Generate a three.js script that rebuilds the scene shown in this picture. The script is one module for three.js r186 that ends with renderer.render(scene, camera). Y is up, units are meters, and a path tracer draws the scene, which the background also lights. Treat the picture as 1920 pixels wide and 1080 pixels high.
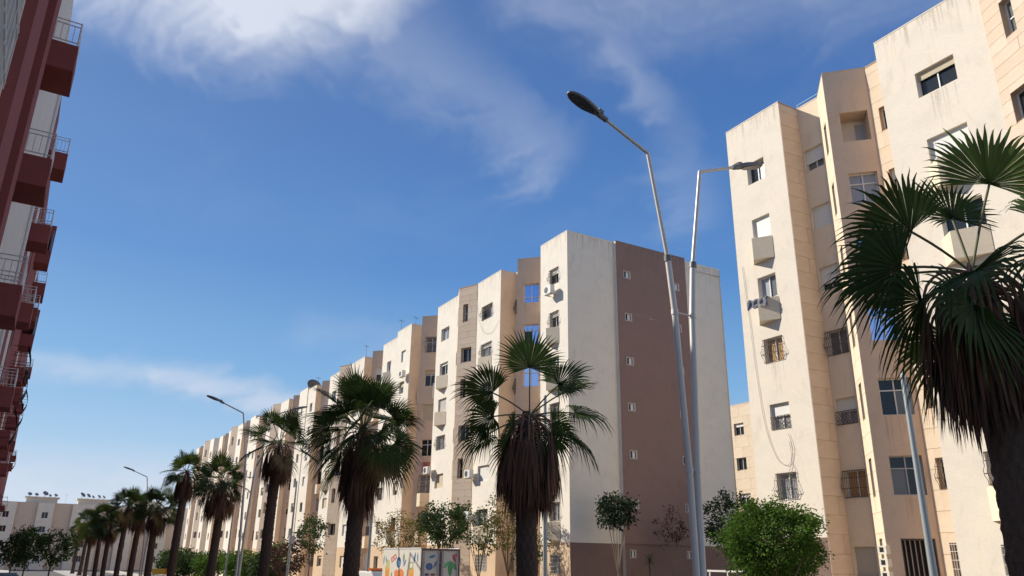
import * as THREE from 'three';
import { mergeGeometries } from 'three/addons/utils/BufferGeometryUtils.js';
import { ImprovedNoise } from 'three/addons/math/ImprovedNoise.js';

// ───────────────────────── camera, sky, sun, exposure ─────────────────────────
const D = Math.PI / 180;
const scene = new THREE.Scene();
const camera = new THREE.PerspectiveCamera(40.67, 1920 / 1080, 0.1, 3000);
{
  const pitch = 19.253 * D, yaw = 30 * D, roll = 0.846 * D;
  const fw = new THREE.Vector3(Math.sin(yaw) * Math.cos(pitch), Math.sin(pitch), -Math.cos(yaw) * Math.cos(pitch));
  camera.position.set(0, 2.2, 0);
  camera.up.set(0, 1, 0);
  camera.lookAt(camera.position.clone().add(fw));
  camera.rotateZ(roll);
}
const renderer = new THREE.WebGLRenderer({ antialias: true });
renderer.setSize(1024, 576);
renderer.toneMapping = THREE.LinearToneMapping;
renderer.toneMappingExposure = 1.12;
renderer.shadowMap.enabled = true;

const toSun = new THREE.Vector3(-1, 1.02, -1.1).normalize();
const sun = new THREE.DirectionalLight(new THREE.Color(1, 0.92, 0.79), 5.0);
sun.position.copy(toSun.clone().multiplyScalar(250).add(new THREE.Vector3(15, 0, -70)));
sun.target.position.set(15, 0, -70);
sun.castShadow = true; sun.shadow.mapSize.set(4096, 4096); sun.shadow.bias = -0.0005;
Object.assign(sun.shadow.camera, { left: -130, right: 130, top: 130, bottom: -130, near: 1, far: 600 });
scene.add(sun, sun.target);

const PN = new ImprovedNoise();
const fbm = (x, y, z, o = 5, g = 0.5) => { let a = 0, w = 1, s = 0; for (let i = 0; i < o; i++) { a += w * PN.noise(x, y, z); s += w; w *= g; x = x * 2.03 + 7.1; y = y * 2.03 + 3.7; z = z * 2.03 + 1.3; } return a / s; };
const sm = (a, b, x) => { const t = Math.min(1, Math.max(0, (x - a) / (b - a))); return t * t * (3 - 2 * t); };
{
  const W = 2048, H = 1024, data = new Float32Array(W * H * 4);
  const stops = [[-90, .20, .19, .17], [-3, .30, .30, .29], [0, .58, .66, .76], [3, .52, .64, .78], [7, .34, .53, .745], [12, .185, .395, .685], [20, .072, .228, .55], [30, .044, .155, .435], [42, .036, .118, .36], [65, .035, .10, .32], [90, .03, .09, .29]];
  const sunAz = Math.atan2(toSun.x, -toSun.z);
  // cirrus bands: segments in azimuth / elevation (degrees), half width, strength
  const bands = [[-40, 44.5, 7, 44.5, 12.4, 1.12, .5], [15, 38.5, 24, 33.5, 3.4, .22], [24, 33.5, 32, 29, 2.2, .25], [30, 44, 38.5, 36.5, 2.4, .22], [38.5, 36.5, 41.5, 31.5, 1.5, .27], [41.5, 31.5, 45, 26, 1.8, .13], [34, 43, 64, 38.5, 5, .24], [-9, 11.1, 9, 11.5, 1.0, .38], [6, 11.3, 15.5, 10.0, 1.0, .62], [-20, 3.2, 12, 4.2, 2.2, .5], [16, 15.5, 30, 14, 1.6, .12],
    [-120, 40, -70, 30, 6, .6], [90, 44, 150, 38, 7, .6], [160, 28, 210, 34, 5, .5], [80, 18, 140, 14, 3, .4], [-160, 16, -100, 12, 3, .4]];
  for (let j = 0; j < H; j++) {
    const el = ((j + .5) / H - .5) * 180, ce = Math.cos(el * D), se = Math.sin(el * D);
    let k = 0; while (k < stops.length - 2 && stops[k + 1][0] < el) k++;
    const A = stops[k], B = stops[k + 1], f = Math.min(1, Math.max(0, (el - A[0]) / (B[0] - A[0])));
    const base = [1, 2, 3].map((c) => A[c] + (B[c] - A[c]) * f);
    for (let i = 0; i < W; i++) {
      const th = ((i + .5) / W - .5) * 2 * Math.PI;          // u = atan2(z, x) / 2pi + 0.5
      const dx = Math.cos(th) * ce, dz = Math.sin(th) * ce, o = (j * W + i) * 4;
      let r = base[0], g = base[1], b = base[2];
      if (el > -2) {
        const ca = dx * toSun.x + se * toSun.y + dz * toSun.z, glow = Math.exp(-Math.acos(Math.max(-1, Math.min(1, ca))) / .62);
        r += .22 * glow; g += .25 * glow; b += .26 * glow;
        let az = Math.atan2(dx, -dz) / D;
        const q = 1 / (Math.max(se, 0) + .22), px = dx * q * 1.6, pz = dz * q * 1.6;
        const n1 = fbm(px * 1.3 + 4.2, pz * 1.3, 1.7, 6, .55), n2 = fbm(px * 4.5 + n1 * 2.5, pz * 2.2 + n1 * 2, 5.1, 5, .6);
        let c = 0;
        const wa = az + n1 * 4 + n2 * 1.6, we = el + n2 * 2.6 * sm(8, 22, el) + n1 * 2.6 * sm(8, 26, el) + n2 * 1.1;
        for (const s of bands) {
          let x = wa - s[0]; if (x > 200) x -= 360; if (x < -160) x += 360;
          const kx = Math.cos(s[1] * D), sx = (s[2] - s[0]) * kx, sy = s[3] - s[1], ux = x * kx, uy = we - s[1];
          const t = Math.min(1, Math.max(0, (ux * sx + uy * sy) / (sx * sx + sy * sy))), d = Math.hypot(ux - t * sx, uy - t * sy);
          c = Math.max(c, s[5] * (1 - sm(s[4] * (s[6] ?? .1), s[4] * (s[6] ? 1.15 : 1.6), d)));
        }
        const tex = Math.min(1.05, Math.max(0, .70 + n2 * .85 + n1 * .3));
        let cov = Math.min(1, c * (tex * .9 + .22)) + .06 * sm(-.05, .5, n1 + n2 * .4) * sm(14, 32, el);
        cov = Math.min(.88, cov) * sm(-1, 3, el);
        const lum = .86 + .12 * cov + .08 * n2 + .5 * glow;
        r += (.66 * lum - r) * cov; g += (.70 * lum - g) * cov; b += (.79 * lum - b) * cov;
      }
      data[o] = r * .92; data[o + 1] = g * .92; data[o + 2] = b * .92; data[o + 3] = 1;
    }
  }
  const t = new THREE.DataTexture(data, W, H, THREE.RGBAFormat, THREE.FloatType);
  t.mapping = THREE.EquirectangularReflectionMapping; t.magFilter = t.minFilter = THREE.LinearFilter; t.needsUpdate = true;
  scene.background = t; scene.environment = t;
}

// ───────────────────────── helpers ─────────────────────────
function rng(seed) { let a = seed >>> 0; return () => { a = (a + 0x6d2b79f5) | 0; let t = Math.imul(a ^ (a >>> 15), 1 | a); t = (t + Math.imul(t ^ (t >>> 7), 61 | t)) ^ t; return ((t ^ (t >>> 14)) >>> 0) / 4294967296; }; }
const taken = {};
const numbered = (n) => { const k = taken[n] = (taken[n] ?? -1) + 1; return k ? n + '_' + String(k).padStart(3, '0') : n; };
const V = (x, y, z) => new THREE.Vector3(x, y, z);
function tag(o, label, category, group, kind) { if (label) o.userData.label = label; if (category) o.userData.category = category; if (group) o.userData.group = group; if (kind) o.userData.kind = kind; return o; }
function thing(name, label, category, pos = [0, 0, 0], turn = 0, group) { const o = new THREE.Group(); o.name = numbered(name); o.position.set(...pos); o.rotation.y = turn; scene.add(o); return tag(o, label, category, group); }
function part(parent, name, geo, mat, pos, turn, label) {
  const m = new THREE.Mesh(geo, mat); m.name = name; m.castShadow = m.receiveShadow = true;
  if (pos) m.position.set(...pos); if (turn) m.rotation.y = turn; if (label) m.userData.label = label;
  parent.add(m); return m;
}
function group(parent, name, pos, turn = 0, label) { const g = new THREE.Group(); g.name = name; g.position.set(...pos); g.rotation.y = turn; if (label) g.userData.label = label; parent.add(g); return g; }
function solo(name, geo, mat, label, category, pos, turn, grp, kind) { const m = part(scene, numbered(name), geo, mat, pos, turn); return tag(m, label, category, grp, kind); }
const boxCache = new Map();
function box(x0, y0, z0, x1, y1, z1) { const g = new THREE.BoxGeometry(x1 - x0, y1 - y0, z1 - z0); g.translate((x0 + x1) / 2, (y0 + y1) / 2, (z0 + z1) / 2); return g; }
function cbox(w, h, d) { const k = [w, h, d].map((v) => v.toFixed(3)).join(); if (!boxCache.has(k)) boxCache.set(k, new THREE.BoxGeometry(w, h, d)); return boxCache.get(k); }
function tube(pts, r, seg = 8, n) { const c = new THREE.CatmullRomCurve3(pts.map((p) => V(...p)), false, 'centripetal'); return new THREE.TubeGeometry(c, n ?? pts.length * 4, r, seg, false); }
function bar(a, b, r0, r1 = r0, seg = 8) { const p = V(...a), q = V(...b), d = q.clone().sub(p), g = new THREE.CylinderGeometry(r1, r0, d.length(), seg); g.applyQuaternion(new THREE.Quaternion().setFromUnitVectors(V(0, 1, 0), d.clone().normalize())); const m = p.add(q).multiplyScalar(.5); g.translate(m.x, m.y, m.z); return g; }
const merge = (l) => mergeGeometries(l.map((g) => { const h = g.index ? g.toNonIndexed() : g; for (const k of Object.keys(h.attributes)) if (!['position', 'normal', 'uv'].includes(k)) h.deleteAttribute(k); return h; }));
function rawGeo(pos, uv, col) { const g = new THREE.BufferGeometry(); g.setAttribute('position', new THREE.Float32BufferAttribute(pos, 3)); g.setAttribute('uv', new THREE.Float32BufferAttribute(uv ?? new Float32Array(pos.length / 3 * 2), 2)); if (col) g.setAttribute('color', new THREE.Float32BufferAttribute(col, 3)); g.computeVertexNormals(); return g; }

// ───────────────────────── textures and materials ─────────────────────────
function dataTex(n, fn, srgb = true) {
  const d = new Uint8Array(n * n * 4);
  for (let y = 0; y < n; y++) for (let x = 0; x < n; x++) { const c = fn(x / n, y / n), o = (y * n + x) * 4; d[o] = c[0]; d[o + 1] = c[1]; d[o + 2] = c[2]; d[o + 3] = c[3] ?? 255; }
  const t = new THREE.DataTexture(d, n, n); t.wrapS = t.wrapT = THREE.RepeatWrapping; t.magFilter = t.minFilter = THREE.LinearFilter; if (srgb) t.colorSpace = THREE.SRGBColorSpace; t.needsUpdate = true; return t;
}
// tileable noise on a torus
const tn = (u, v, f, s, o = 4) => { const a = u * 6.2832, b = v * 6.2832, R = f / 6.2832; return fbm(Math.cos(a) * R + s, Math.sin(a) * R + Math.cos(b) * R * 1.7, Math.sin(b) * R * 1.7 + s, o); };
const plasterMap = dataTex(512, (u, v) => { const a = tn(u, v, 5, 3.1, 5), s = tn(u, v * .22, 16, 8.2, 4), f = tn(u, v, 60, 1.9, 3); let k = 251 + a * 11 + f * 9 - Math.max(0, s - .15) * 32; const w = Math.max(0, a * .8 + s * .5) * 20; return [Math.min(255, k), Math.min(255, k - w * .28), Math.min(255, k - w * .6)]; });
const plasterBump = dataTex(256, (u, v) => { const k = 128 + tn(u, v, 40, 2.2, 4) * 120; return [k, k, k]; }, false);
function plaster(r, g, b, rough = .92, rep = .16) {
  const m = plasterMap.clone(); m.repeat.set(rep, rep); const bm = plasterBump.clone(); bm.repeat.set(.6, .6);
  return new THREE.MeshStandardMaterial({ color: new THREE.Color().setRGB(r, g, b), roughness: rough, map: m, bumpMap: bm, bumpScale: .006 });
}
const lin = (r, g, b, rough = .8, metal = 0, extra = {}) => new THREE.MeshStandardMaterial({ color: new THREE.Color().setRGB(r, g, b), roughness: rough, metalness: metal, ...extra });
const GY = -1;                                   // ground level: the camera stands 3.2 m above it
const M = {
  ventTrim: lin(.50, .45, .40, .8),
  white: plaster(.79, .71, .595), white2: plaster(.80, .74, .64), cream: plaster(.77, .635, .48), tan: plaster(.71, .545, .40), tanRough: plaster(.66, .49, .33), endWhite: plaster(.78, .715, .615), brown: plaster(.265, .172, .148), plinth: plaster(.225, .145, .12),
  farWhite: plaster(.80, .72, .60), farTan: plaster(.67, .53, .41), red: plaster(.29, .082, .07), leftWhite: plaster(.76, .72, .65), roof: lin(.35, .33, .30, .95),
  strip: [plaster(.68, .545, .42), plaster(.655, .52, .395), plaster(.70, .57, .445)], creamP: [plaster(.77, .635, .48), plaster(.755, .62, .465), plaster(.785, .65, .495)], joint: plaster(.47, .35, .25),
  poleGrey: lin(.33, .37, .38, .5, .3), frame: lin(.72, .72, .70, .45), frameDark: lin(.12, .10, .09, .5), frameGrey: lin(.42, .42, .42, .5), shutter: null, shutterBeige: null, shutterGrey: null,
  glass: new THREE.MeshPhysicalMaterial({ color: new THREE.Color().setRGB(.022, .026, .03), roughness: .07, specularIntensity: 1 }), glassMid: new THREE.MeshPhysicalMaterial({ color: new THREE.Color().setRGB(.15, .16, .165), roughness: .12, specularIntensity: 1 }),
  curtain: new THREE.MeshPhysicalMaterial({ color: new THREE.Color().setRGB(.30, .31, .32), roughness: .3, clearcoat: 1, clearcoatRoughness: .05 }), blue: new THREE.MeshPhysicalMaterial({ color: new THREE.Color().setRGB(.50, .62, .92), roughness: .06, metalness: .9 }), dark: lin(.018, .016, .015, .9), orangeCurtain: lin(.42, .25, .12, .8), redCloth: lin(.45, .06, .03, .9),
  iron: lin(.10, .075, .06, .6, .2), ironWhite: lin(.62, .60, .55, .5), ironBlack: lin(.02, .02, .025, .5, .3), rail: lin(.70, .69, .66, .45), galv: lin(.60, .575, .54, .45, .25), lampHead: lin(.17, .17, .18, .5, .2), lampGlass: new THREE.MeshPhysicalMaterial({ color: new THREE.Color().setRGB(.06, .065, .07), roughness: .25 }),
  acWhite: lin(.68, .67, .63, .5), acDark: lin(.05, .05, .05, .6), bluePaint: lin(.25, .45, .65, .5), rust: lin(.20, .07, .035, .85, .1), concrete: plaster(.48, .455, .41), asphalt: plaster(.09, .088, .085, .95), kerb: plaster(.42, .41, .39), soil: plaster(.38, .31, .23), cable: lin(.28, .26, .23, .8), stone: plaster(.40, .35, .29),
};
{
  const sl = dataTex(128, (u, v) => { const t = (v * 16) % 1, k = 232 + Math.sin(t * 6.283) * 8 - (t < .1 ? 60 : 0); return [k, k, k]; }, false);
  const sb = dataTex(128, (u, v) => { const t = (v * 16) % 1, k = 130 + Math.sin(t * Math.PI) * 110; return [k, k, k]; }, false);
  const mk = (r, g, b) => { const m = lin(r, g, b, .55); m.map = sl; m.bumpMap = sb; m.bumpScale = .012; return m; };
  M.shutter = mk(.80, .79, .74); M.shutterBeige = mk(.66, .55, .38); M.shutterGrey = mk(.48, .45, .41);
}
// rain and rust streaks below sills (transparent where there is none)
const stainMat = [0, 1, 2].map((k) => {
  const n = 128, d = new Uint8Array(n * n * 4), R = rng(77 + k), cols = new Float32Array(n), len = new Float32Array(n);
  for (let i = 0; i < 9; i++) { const c = R() * n, w = 1 + R() * 2.6, a = .35 + R() * .65, l = .35 + R() * .6; for (let x = 0; x < n; x++) { const g = a * Math.exp(-(((x - c) / w) ** 2)); if (g > cols[x]) { cols[x] = g; len[x] = l; } } }
  for (let y = 0; y < n; y++) for (let x = 0; x < n; x++) { const v = 1 - y / n, f = Math.max(0, 1 - v / Math.max(.05, len[x])); const a = cols[x] * Math.sqrt(f) * (.75 + .5 * PN.noise(x * .3, y * .09, k)), o = (y * n + x) * 4, q = Math.max(0, Math.min(255, a * 85)); d[o] = d[o + 1] = d[o + 2] = q; d[o + 3] = 255; }
  const t = new THREE.DataTexture(d, n, n); t.magFilter = t.minFilter = THREE.LinearFilter; t.needsUpdate = true;
  return new THREE.MeshStandardMaterial({ color: new THREE.Color().setRGB(...[[.34, .20, .13], [.36, .24, .17], [.30, .16, .09]][k]), roughness: 1, alphaMap: t, transparent: true });
});

// ───────────────────────── facade kit ─────────────────────────
// A face runs in plan from P to Q (left to right seen from outside); local x along it, y up, z outwards.
function faceFrame(P, Q) { const dx = Q[0] - P[0], dz = Q[1] - P[1], L = Math.hypot(dx, dz); return { L, turn: Math.atan2(-dz / L, dx / L), at: (u, y = 0, w = 0) => [P[0] + dx / L * u - dz / L * w, y, P[1] + dz / L * u + dx / L * w] }; }
function wallGeo(L, y0, y1, holes, depth) {
  const s = new THREE.Shape([new THREE.Vector2(0, y0), new THREE.Vector2(L, y0), new THREE.Vector2(L, y1), new THREE.Vector2(0, y1)]);
  for (const h of holes) s.holes.push(new THREE.Path([new THREE.Vector2(h.u, h.y), new THREE.Vector2(h.u, h.y + h.h), new THREE.Vector2(h.u + h.w, h.y + h.h), new THREE.Vector2(h.u + h.w, h.y)]));
  const list = [new THREE.ShapeGeometry(s)], pos = [], uv = [];
  for (const h of holes) {
    const d = h.depth ?? depth, a = [h.u, h.y], b = [h.u + h.w, h.y], c = [h.u + h.w, h.y + h.h], e = [h.u, h.y + h.h];
    for (const [p, q] of [[a, b], [b, c], [c, e], [e, a]]) {
      const A = [p[0], p[1], 0], B = [q[0], q[1], 0], C = [q[0], q[1], -d], E = [p[0], p[1], -d];
      for (const t of [A, E, B, B, E, C]) { pos.push(...t); uv.push(t[0] + t[2], t[1] + t[2]); }
    }
  }
  if (pos.length) list.push(rawGeo(pos, uv));
  return merge(list);
}
const barSet = (list) => merge(list);
function grilleGeo(w, h, style) {
  const l = [], nb = Math.max(6, Math.round(w / .115)), t = .011;
  const prof = style === 'flat' ? () => .03 : (v) => .05 + .20 * Math.pow(Math.sin(Math.PI * Math.min(1, Math.max(0, (1 - v) * 1.02))), 2) * (v < .5 ? 1 : .45);
  for (let i = 0; i <= nb; i++) {
    const x = i / nb * w, steps = style === 'flat' ? 1 : 7;
    for (let k = 0; k < steps; k++) { const v0 = k / steps, v1 = (k + 1) / steps, wv = style === 'flat' ? 0 : .022; l.push(bar([x + Math.sin(k * 2.2) * wv, v0 * h, prof(v0)], [x + Math.sin((k + 1) * 2.2) * wv, v1 * h, prof(v1)], t, t, 4)); }
  }
  for (const v of style === 'flat' ? [.04, .2, .4, .6, .8, .96] : [.03, .34, .72, .97]) { l.push(bar([0, v * h, prof(v)], [w, v * h, prof(v)], t * 1.1, t * 1.1, 4)); l.push(bar([0, v * h, 0], [0, v * h, prof(v)], t, t, 4), bar([w, v * h, 0], [w, v * h, prof(v)], t, t, 4)); }
  return merge(l);
}
const grilleCache = new Map();
const getGrille = (w, h, s) => { const k = w.toFixed(2) + h.toFixed(2) + s; if (!grilleCache.has(k)) grilleCache.set(k, grilleGeo(w, h, s)); return grilleCache.get(k); };
const scrollCache = new Map();
function scrollGeo(w, h) { const k = w.toFixed(2) + h.toFixed(2); if (!scrollCache.has(k)) { const l = [], n = Math.round(w / .17); for (let i = 0; i < n; i++) for (let j = 0; j < 3; j++) { const g = new THREE.TorusGeometry(.075, .011, 4, 10); g.translate((i + .5) * w / n, (j + .5) * h / 3, .03); l.push(g); } l.push(bar([0, 0, .03], [w, 0, .03], .012, .012, 4), bar([0, h, .03], [w, h, .03], .012, .012, 4)); scrollCache.set(k, merge(l)); } return scrollCache.get(k); }
function frameGeo(w, h, mull, transom) {
  const f = .045, l = [box(0, 0, 0, w, f, .05), box(0, h - f, 0, w, h, .05), box(0, f, 0, f, h - f, .05), box(w - f, f, 0, w, h - f, .05)];
  for (const m of mull) l.push(box(m * w - .022, f, .004, m * w + .022, h - f, .046));
  if (transom) l.push(box(f, transom * h - .022, .006, w - f, transom * h + .022, .044));
  return merge(l);
}
const frameCache = new Map();
const getFrame = (w, h, m, t) => { const k = [w.toFixed(2), h.toFixed(2), m.join('/'), t].join(); if (!frameCache.has(k)) frameCache.set(k, frameGeo(w, h, m, t)); return frameCache.get(k); };
// builds one window in its opening; o: {u, y, w, h, type, ...}
function windowUnit(b, F, o) {
  const depth = o.depth ?? .25, g = group(b, 'window', F.at(o.u, o.y, 0), F.turn, o.label), { w, h } = o, z = -depth;
  const fm = o.frame ?? M.frame, pm = o.pane ?? M.glass, simple = o.simple;
  if (o.type === 'loggia') { part(g, 'back_wall', cbox(w, h, .02), o.back ?? M.white2, [w / 2, h / 2, z + .012]); part(g, 'door', box(.62 * w, 0, 0, .95 * w, h * .86, .03), M.frameGrey, [0, 0, z + .03]); return g; }
  if (o.type === 'gate') { part(g, 'pane', cbox(w, h, .02), M.dark, [w / 2, h / 2, z + .012]); const l = [box(0, 0, 0, .06, h, .05), box(w - .06, 0, 0, w, h, .05), box(.06, h - .06, 0, w - .06, h, .05), box(.06, h * .45, 0, w - .06, h * .45 + .05, .05)]; part(g, 'frame', merge(l), M.frameDark, [0, 0, z + .05]); for (let i = 1; i < 7; i++) part(g, 'bar', cbox(.035, h - .07, .03), M.stone, [w * i / 7, h / 2 - .03, z + .09]); return g; }
  if (o.type === 'vent') { part(g, 'surround', merge([box(-.05, -.05, 0, w + .1, 0, .02), box(-.05, h, 0, w + .1, h + .05, .02), box(-.05, 0, 0, 0, h, .02), box(w, 0, 0, w + .1, h, .02)]), M.ventTrim, [0, 0, .001]); part(g, 'pane', cbox(w * .5, h, .02), M.glass, [w * .25, h / 2, z + .03]); part(g, 'sash', cbox(w * .5, h, .03), M.frame, [w * .75, h / 2, z + .035]); return g; }
  const sh = o.shut ?? 0, glassH = h * (1 - sh);
  if (glassH > .04) {
    const mull = o.mull ?? (w > .75 ? [.5] : []), cuts = [0, ...mull, 1];
    if (simple) part(g, 'pane', cbox(w, h, .02), pm, [w / 2, h / 2, z + .012]);
    else for (let i = 0; i < cuts.length - 1; i++) { const a = cuts[i] * w, c = cuts[i + 1] * w, mt = Array.isArray(pm) ? pm[i % pm.length] : pm, tr = o.transom; if (tr) { part(g, 'pane', cbox(c - a - .01, h * tr, .015), mt, [(a + c) / 2, h * tr / 2, z + .02]); part(g, 'pane', cbox(c - a - .01, h * (1 - tr) - .01, .015), o.topPane ?? mt, [(a + c) / 2, h * (1 + tr) / 2, z + .02]); } else part(g, 'pane', cbox(c - a - .01, h, .015), mt, [(a + c) / 2, h / 2, z + .02 - (i % 2) * .012]); }
    part(g, 'frame', getFrame(w, h, mull, o.transom), fm, [0, 0, z + .028]);
  }
  if (sh > 0) part(g, 'shutter', cbox(w - .02, h * sh, .03), o.shutMat ?? M.shutter, [w / 2, h - h * sh / 2, z + .10], 0);
  if (o.type === 'grille') part(g, 'grille', getGrille(w, h, 'bulge'), o.iron ?? M.iron, [0, 0, .0]);
  if (o.type === 'flatgrille') part(g, 'grille', getGrille(w, h, 'flat'), o.iron ?? M.ironWhite, [0, 0, .0]);
  if (o.type === 'scroll') part(g, 'grille', scrollGeo(w, h * .5), M.iron, [0, 0, .0]);
  if (!simple && o.sill === true) part(g, 'sill', cbox(w + .08, .045, .1), o.sillMat ?? M.white2, [w / 2, -.024, .03]);
  if (o.cloth) part(g, 'curtain', cbox(w * .42, h * .6, .01), M.redCloth, [w * .24, h * .33, z + .05]);
  return g;
}
// prow shaped planter box below a window: apex nearer its far (left) end
function prow(b, F, u0, w, yTop, h, mat, dep = .5) {
  const ax = u0 + w * .33, pts = [[u0 - .12, 0], [ax, dep], [u0 + w + .06, .02]], pos = [], uv = [], n = pts.length;
  const low = (p) => yTop - h + (p[1] > .1 ? 0 : -.0);
  const quad = (A, B, C, E) => { for (const t of [A, B, C, A, C, E]) { pos.push(...t); uv.push(t[0] + t[2], t[1]); } };
  for (let i = 0; i < n - 1; i++) { const p = pts[i], q = pts[i + 1]; quad([p[0], low(p), p[1]], [q[0], low(q), q[1]], [q[0], yTop, q[1]], [p[0], yTop, p[1]]); }
  const tri = (A, B, C) => { for (const t of [A, B, C]) { pos.push(...t); uv.push(t[0], t[2]); } };
  tri([pts[0][0], low(pts[0]), 0], [pts[2][0], low(pts[2]), 0], [ax, low(pts[1]), dep]); tri([pts[0][0], yTop - .01, 0], [ax, yTop - .01, dep], [pts[2][0], yTop - .01, 0]);
  return part(b, 'planter_box', rawGeo(pos, uv), mat, F.at(0, 0, .001), F.turn);
}
// cladding slabs with open joints over a face
function panels(b, F, y0, y1, course, width, mats, holes, R, inset = .008) {
  let k = 0;
  for (let y = y0; y < y1 - .05; y += course, k++) {
    const ya = y + .006, yb = Math.min(y1 - .004, y + course - .006), cuts = [inset];
    let x = width * (k % 2 ? .5 : 1) + (R() - .5) * width * .2; while (x < F.L - .25) { cuts.push(x); x += width * (.9 + R() * .2); } cuts.push(F.L - inset);
    for (let i = 0; i < cuts.length - 1; i++) {
      let rects = [[cuts[i] + (i ? .008 : 0), ya, cuts[i + 1] - (i < cuts.length - 2 ? .008 : 0), yb]];
      for (const h of holes) {
        const hx0 = h.u - .002, hx1 = h.u + h.w + .002, hy0 = h.y - .05, hy1 = h.y + h.h + .002, out = [];
        for (const [a, c, d, e] of rects) {
          if (hx1 <= a || hx0 >= d || hy1 <= c || hy0 >= e) { out.push([a, c, d, e]); continue; }
          const m0 = Math.max(a, hx0), m1 = Math.min(d, hx1);
          if (hx0 - a > .05) out.push([a, c, hx0, e]); if (d - hx1 > .05) out.push([hx1, c, d, e]);
          if (hy0 - c > .05) out.push([m0, c, m1, hy0]); if (e - hy1 > .05) out.push([m0, hy1, m1, e]);
        }
        rects = out;
      }
      for (const [a, c, d, e] of rects) part(b, 'panel', cbox(Math.round((d - a) * 500) / 500, Math.round((e - c) * 500) / 500, .022), mats[(R() * mats.length) | 0], F.at((a + d) / 2, (c + e) / 2, .012), F.turn);
    }
  }
}
function stain(b, F, u, w, yTop, h, k) { const g = new THREE.PlaneGeometry(w, h); return part(b, 'rain_stain', g, stainMat[k % 3], F.at(u + w / 2, yTop - h / 2, .006), F.turn); }
const washMat = [0, 1, 2].map((k) => {                 // dried rain streaks running down from the parapets
  const n = 256, d = new Uint8Array(n * n * 4), R = rng(177 + k), cols = new Float32Array(n), len = new Float32Array(n);
  for (let i = 0; i < 46; i++) { const c = R() * n, w = .8 + R() * 3.4, a = .2 + R() * .8, l = .15 + R() * R() * .85; for (let x = 0; x < n; x++) { const g = a * Math.exp(-(((x - c) / w) ** 2)); if (g > cols[x]) { cols[x] = g; len[x] = l; } } }
  for (let y = 0; y < n; y++) for (let x = 0; x < n; x++) { const v = 1 - y / n, f = Math.max(0, 1 - v / Math.max(.05, len[x])), edge = Math.min(1, Math.min(x, n - x) / 14), a = cols[x] * Math.sqrt(f) * edge * (.55 + .9 * Math.abs(PN.noise(x * .2, y * .06, k + 5))), o = (y * n + x) * 4, q = Math.max(0, Math.min(255, a * 95)); d[o] = d[o + 1] = d[o + 2] = q; d[o + 3] = 255; }
  const t = new THREE.DataTexture(d, n, n); t.magFilter = t.minFilter = THREE.LinearFilter; t.needsUpdate = true;
  return new THREE.MeshStandardMaterial({ color: new THREE.Color().setRGB(...[[.36, .25, .18], [.33, .24, .18], [.40, .27, .18]][k]), roughness: 1, alphaMap: t, transparent: true });
});
const wash = (b, F, u, w, yTop, h, k) => part(b, 'rain_stain', new THREE.PlaneGeometry(w, h), washMat[k % 3], F.at(u + w / 2, yTop - h / 2, .008), F.turn);
function coping(b, F, y, mat, k, a = 0, c = 0) { part(b, 'coping', box(-a, 0, -.2, F.L + c, .05, .012), mat, F.at(0, y + k * .002, 0), F.turn); }


// ───────────────────────── ground, road, median ─────────────────────────
const ST = Math.asin(.03);                       // the avenue runs 1.7 degrees off the block row
const SX = (x0, z) => x0 + .03 * z;              // street-parallel line: x at depth z (z negative ahead)
function sheet(name, w, d, y, mat, x, z, turn = ST) { const g = new THREE.PlaneGeometry(w, d); g.rotateX(-Math.PI / 2); const uv = g.attributes.uv; for (let i = 0; i < uv.count; i++) uv.setXY(i, uv.getX(i) * w, uv.getY(i) * d); const m = solo(name, g, mat, null, null, [x, y + GY, z], turn, null, 'structure'); return m; }
function slab(name, w, d, y, mat, x, z, turn = ST) { return solo(name, box(-w / 2, -.02, -d / 2, w / 2, y, d / 2), mat, null, null, [x, GY, z], turn, null, 'structure'); }
sheet('ground', 1600, 1600, -.02, M.soil, 0, 0, 0);
sheet('road', 21.5, 300, 0, M.asphalt, SX(12.6, -65), -65);
slab('pavement', 3.6, 230, .13, M.concrete, SX(.2, -60), -60);
slab('median', 2.6, 230, .14, M.kerb, SX(10.32, -62), -62);
slab('pavement_001', 3.0, 230, .13, M.concrete, SX(18.4, -62), -62);
sheet('cross_road', 90, 9, .004, M.asphalt, 15, -180, 0);
sheet('side_street', 40, 8, .008, M.asphalt, 42, -30.5, 0);
for (let i = 0; i < 22; i++) { const z = -4 - i * 7; const g = new THREE.PlaneGeometry(.14, 3); g.rotateX(-Math.PI / 2); solo('lane_marking', g, M.frame, null, null, [SX(14.2, z), GY + .006, z], ST, null, 'structure'); }

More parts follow.
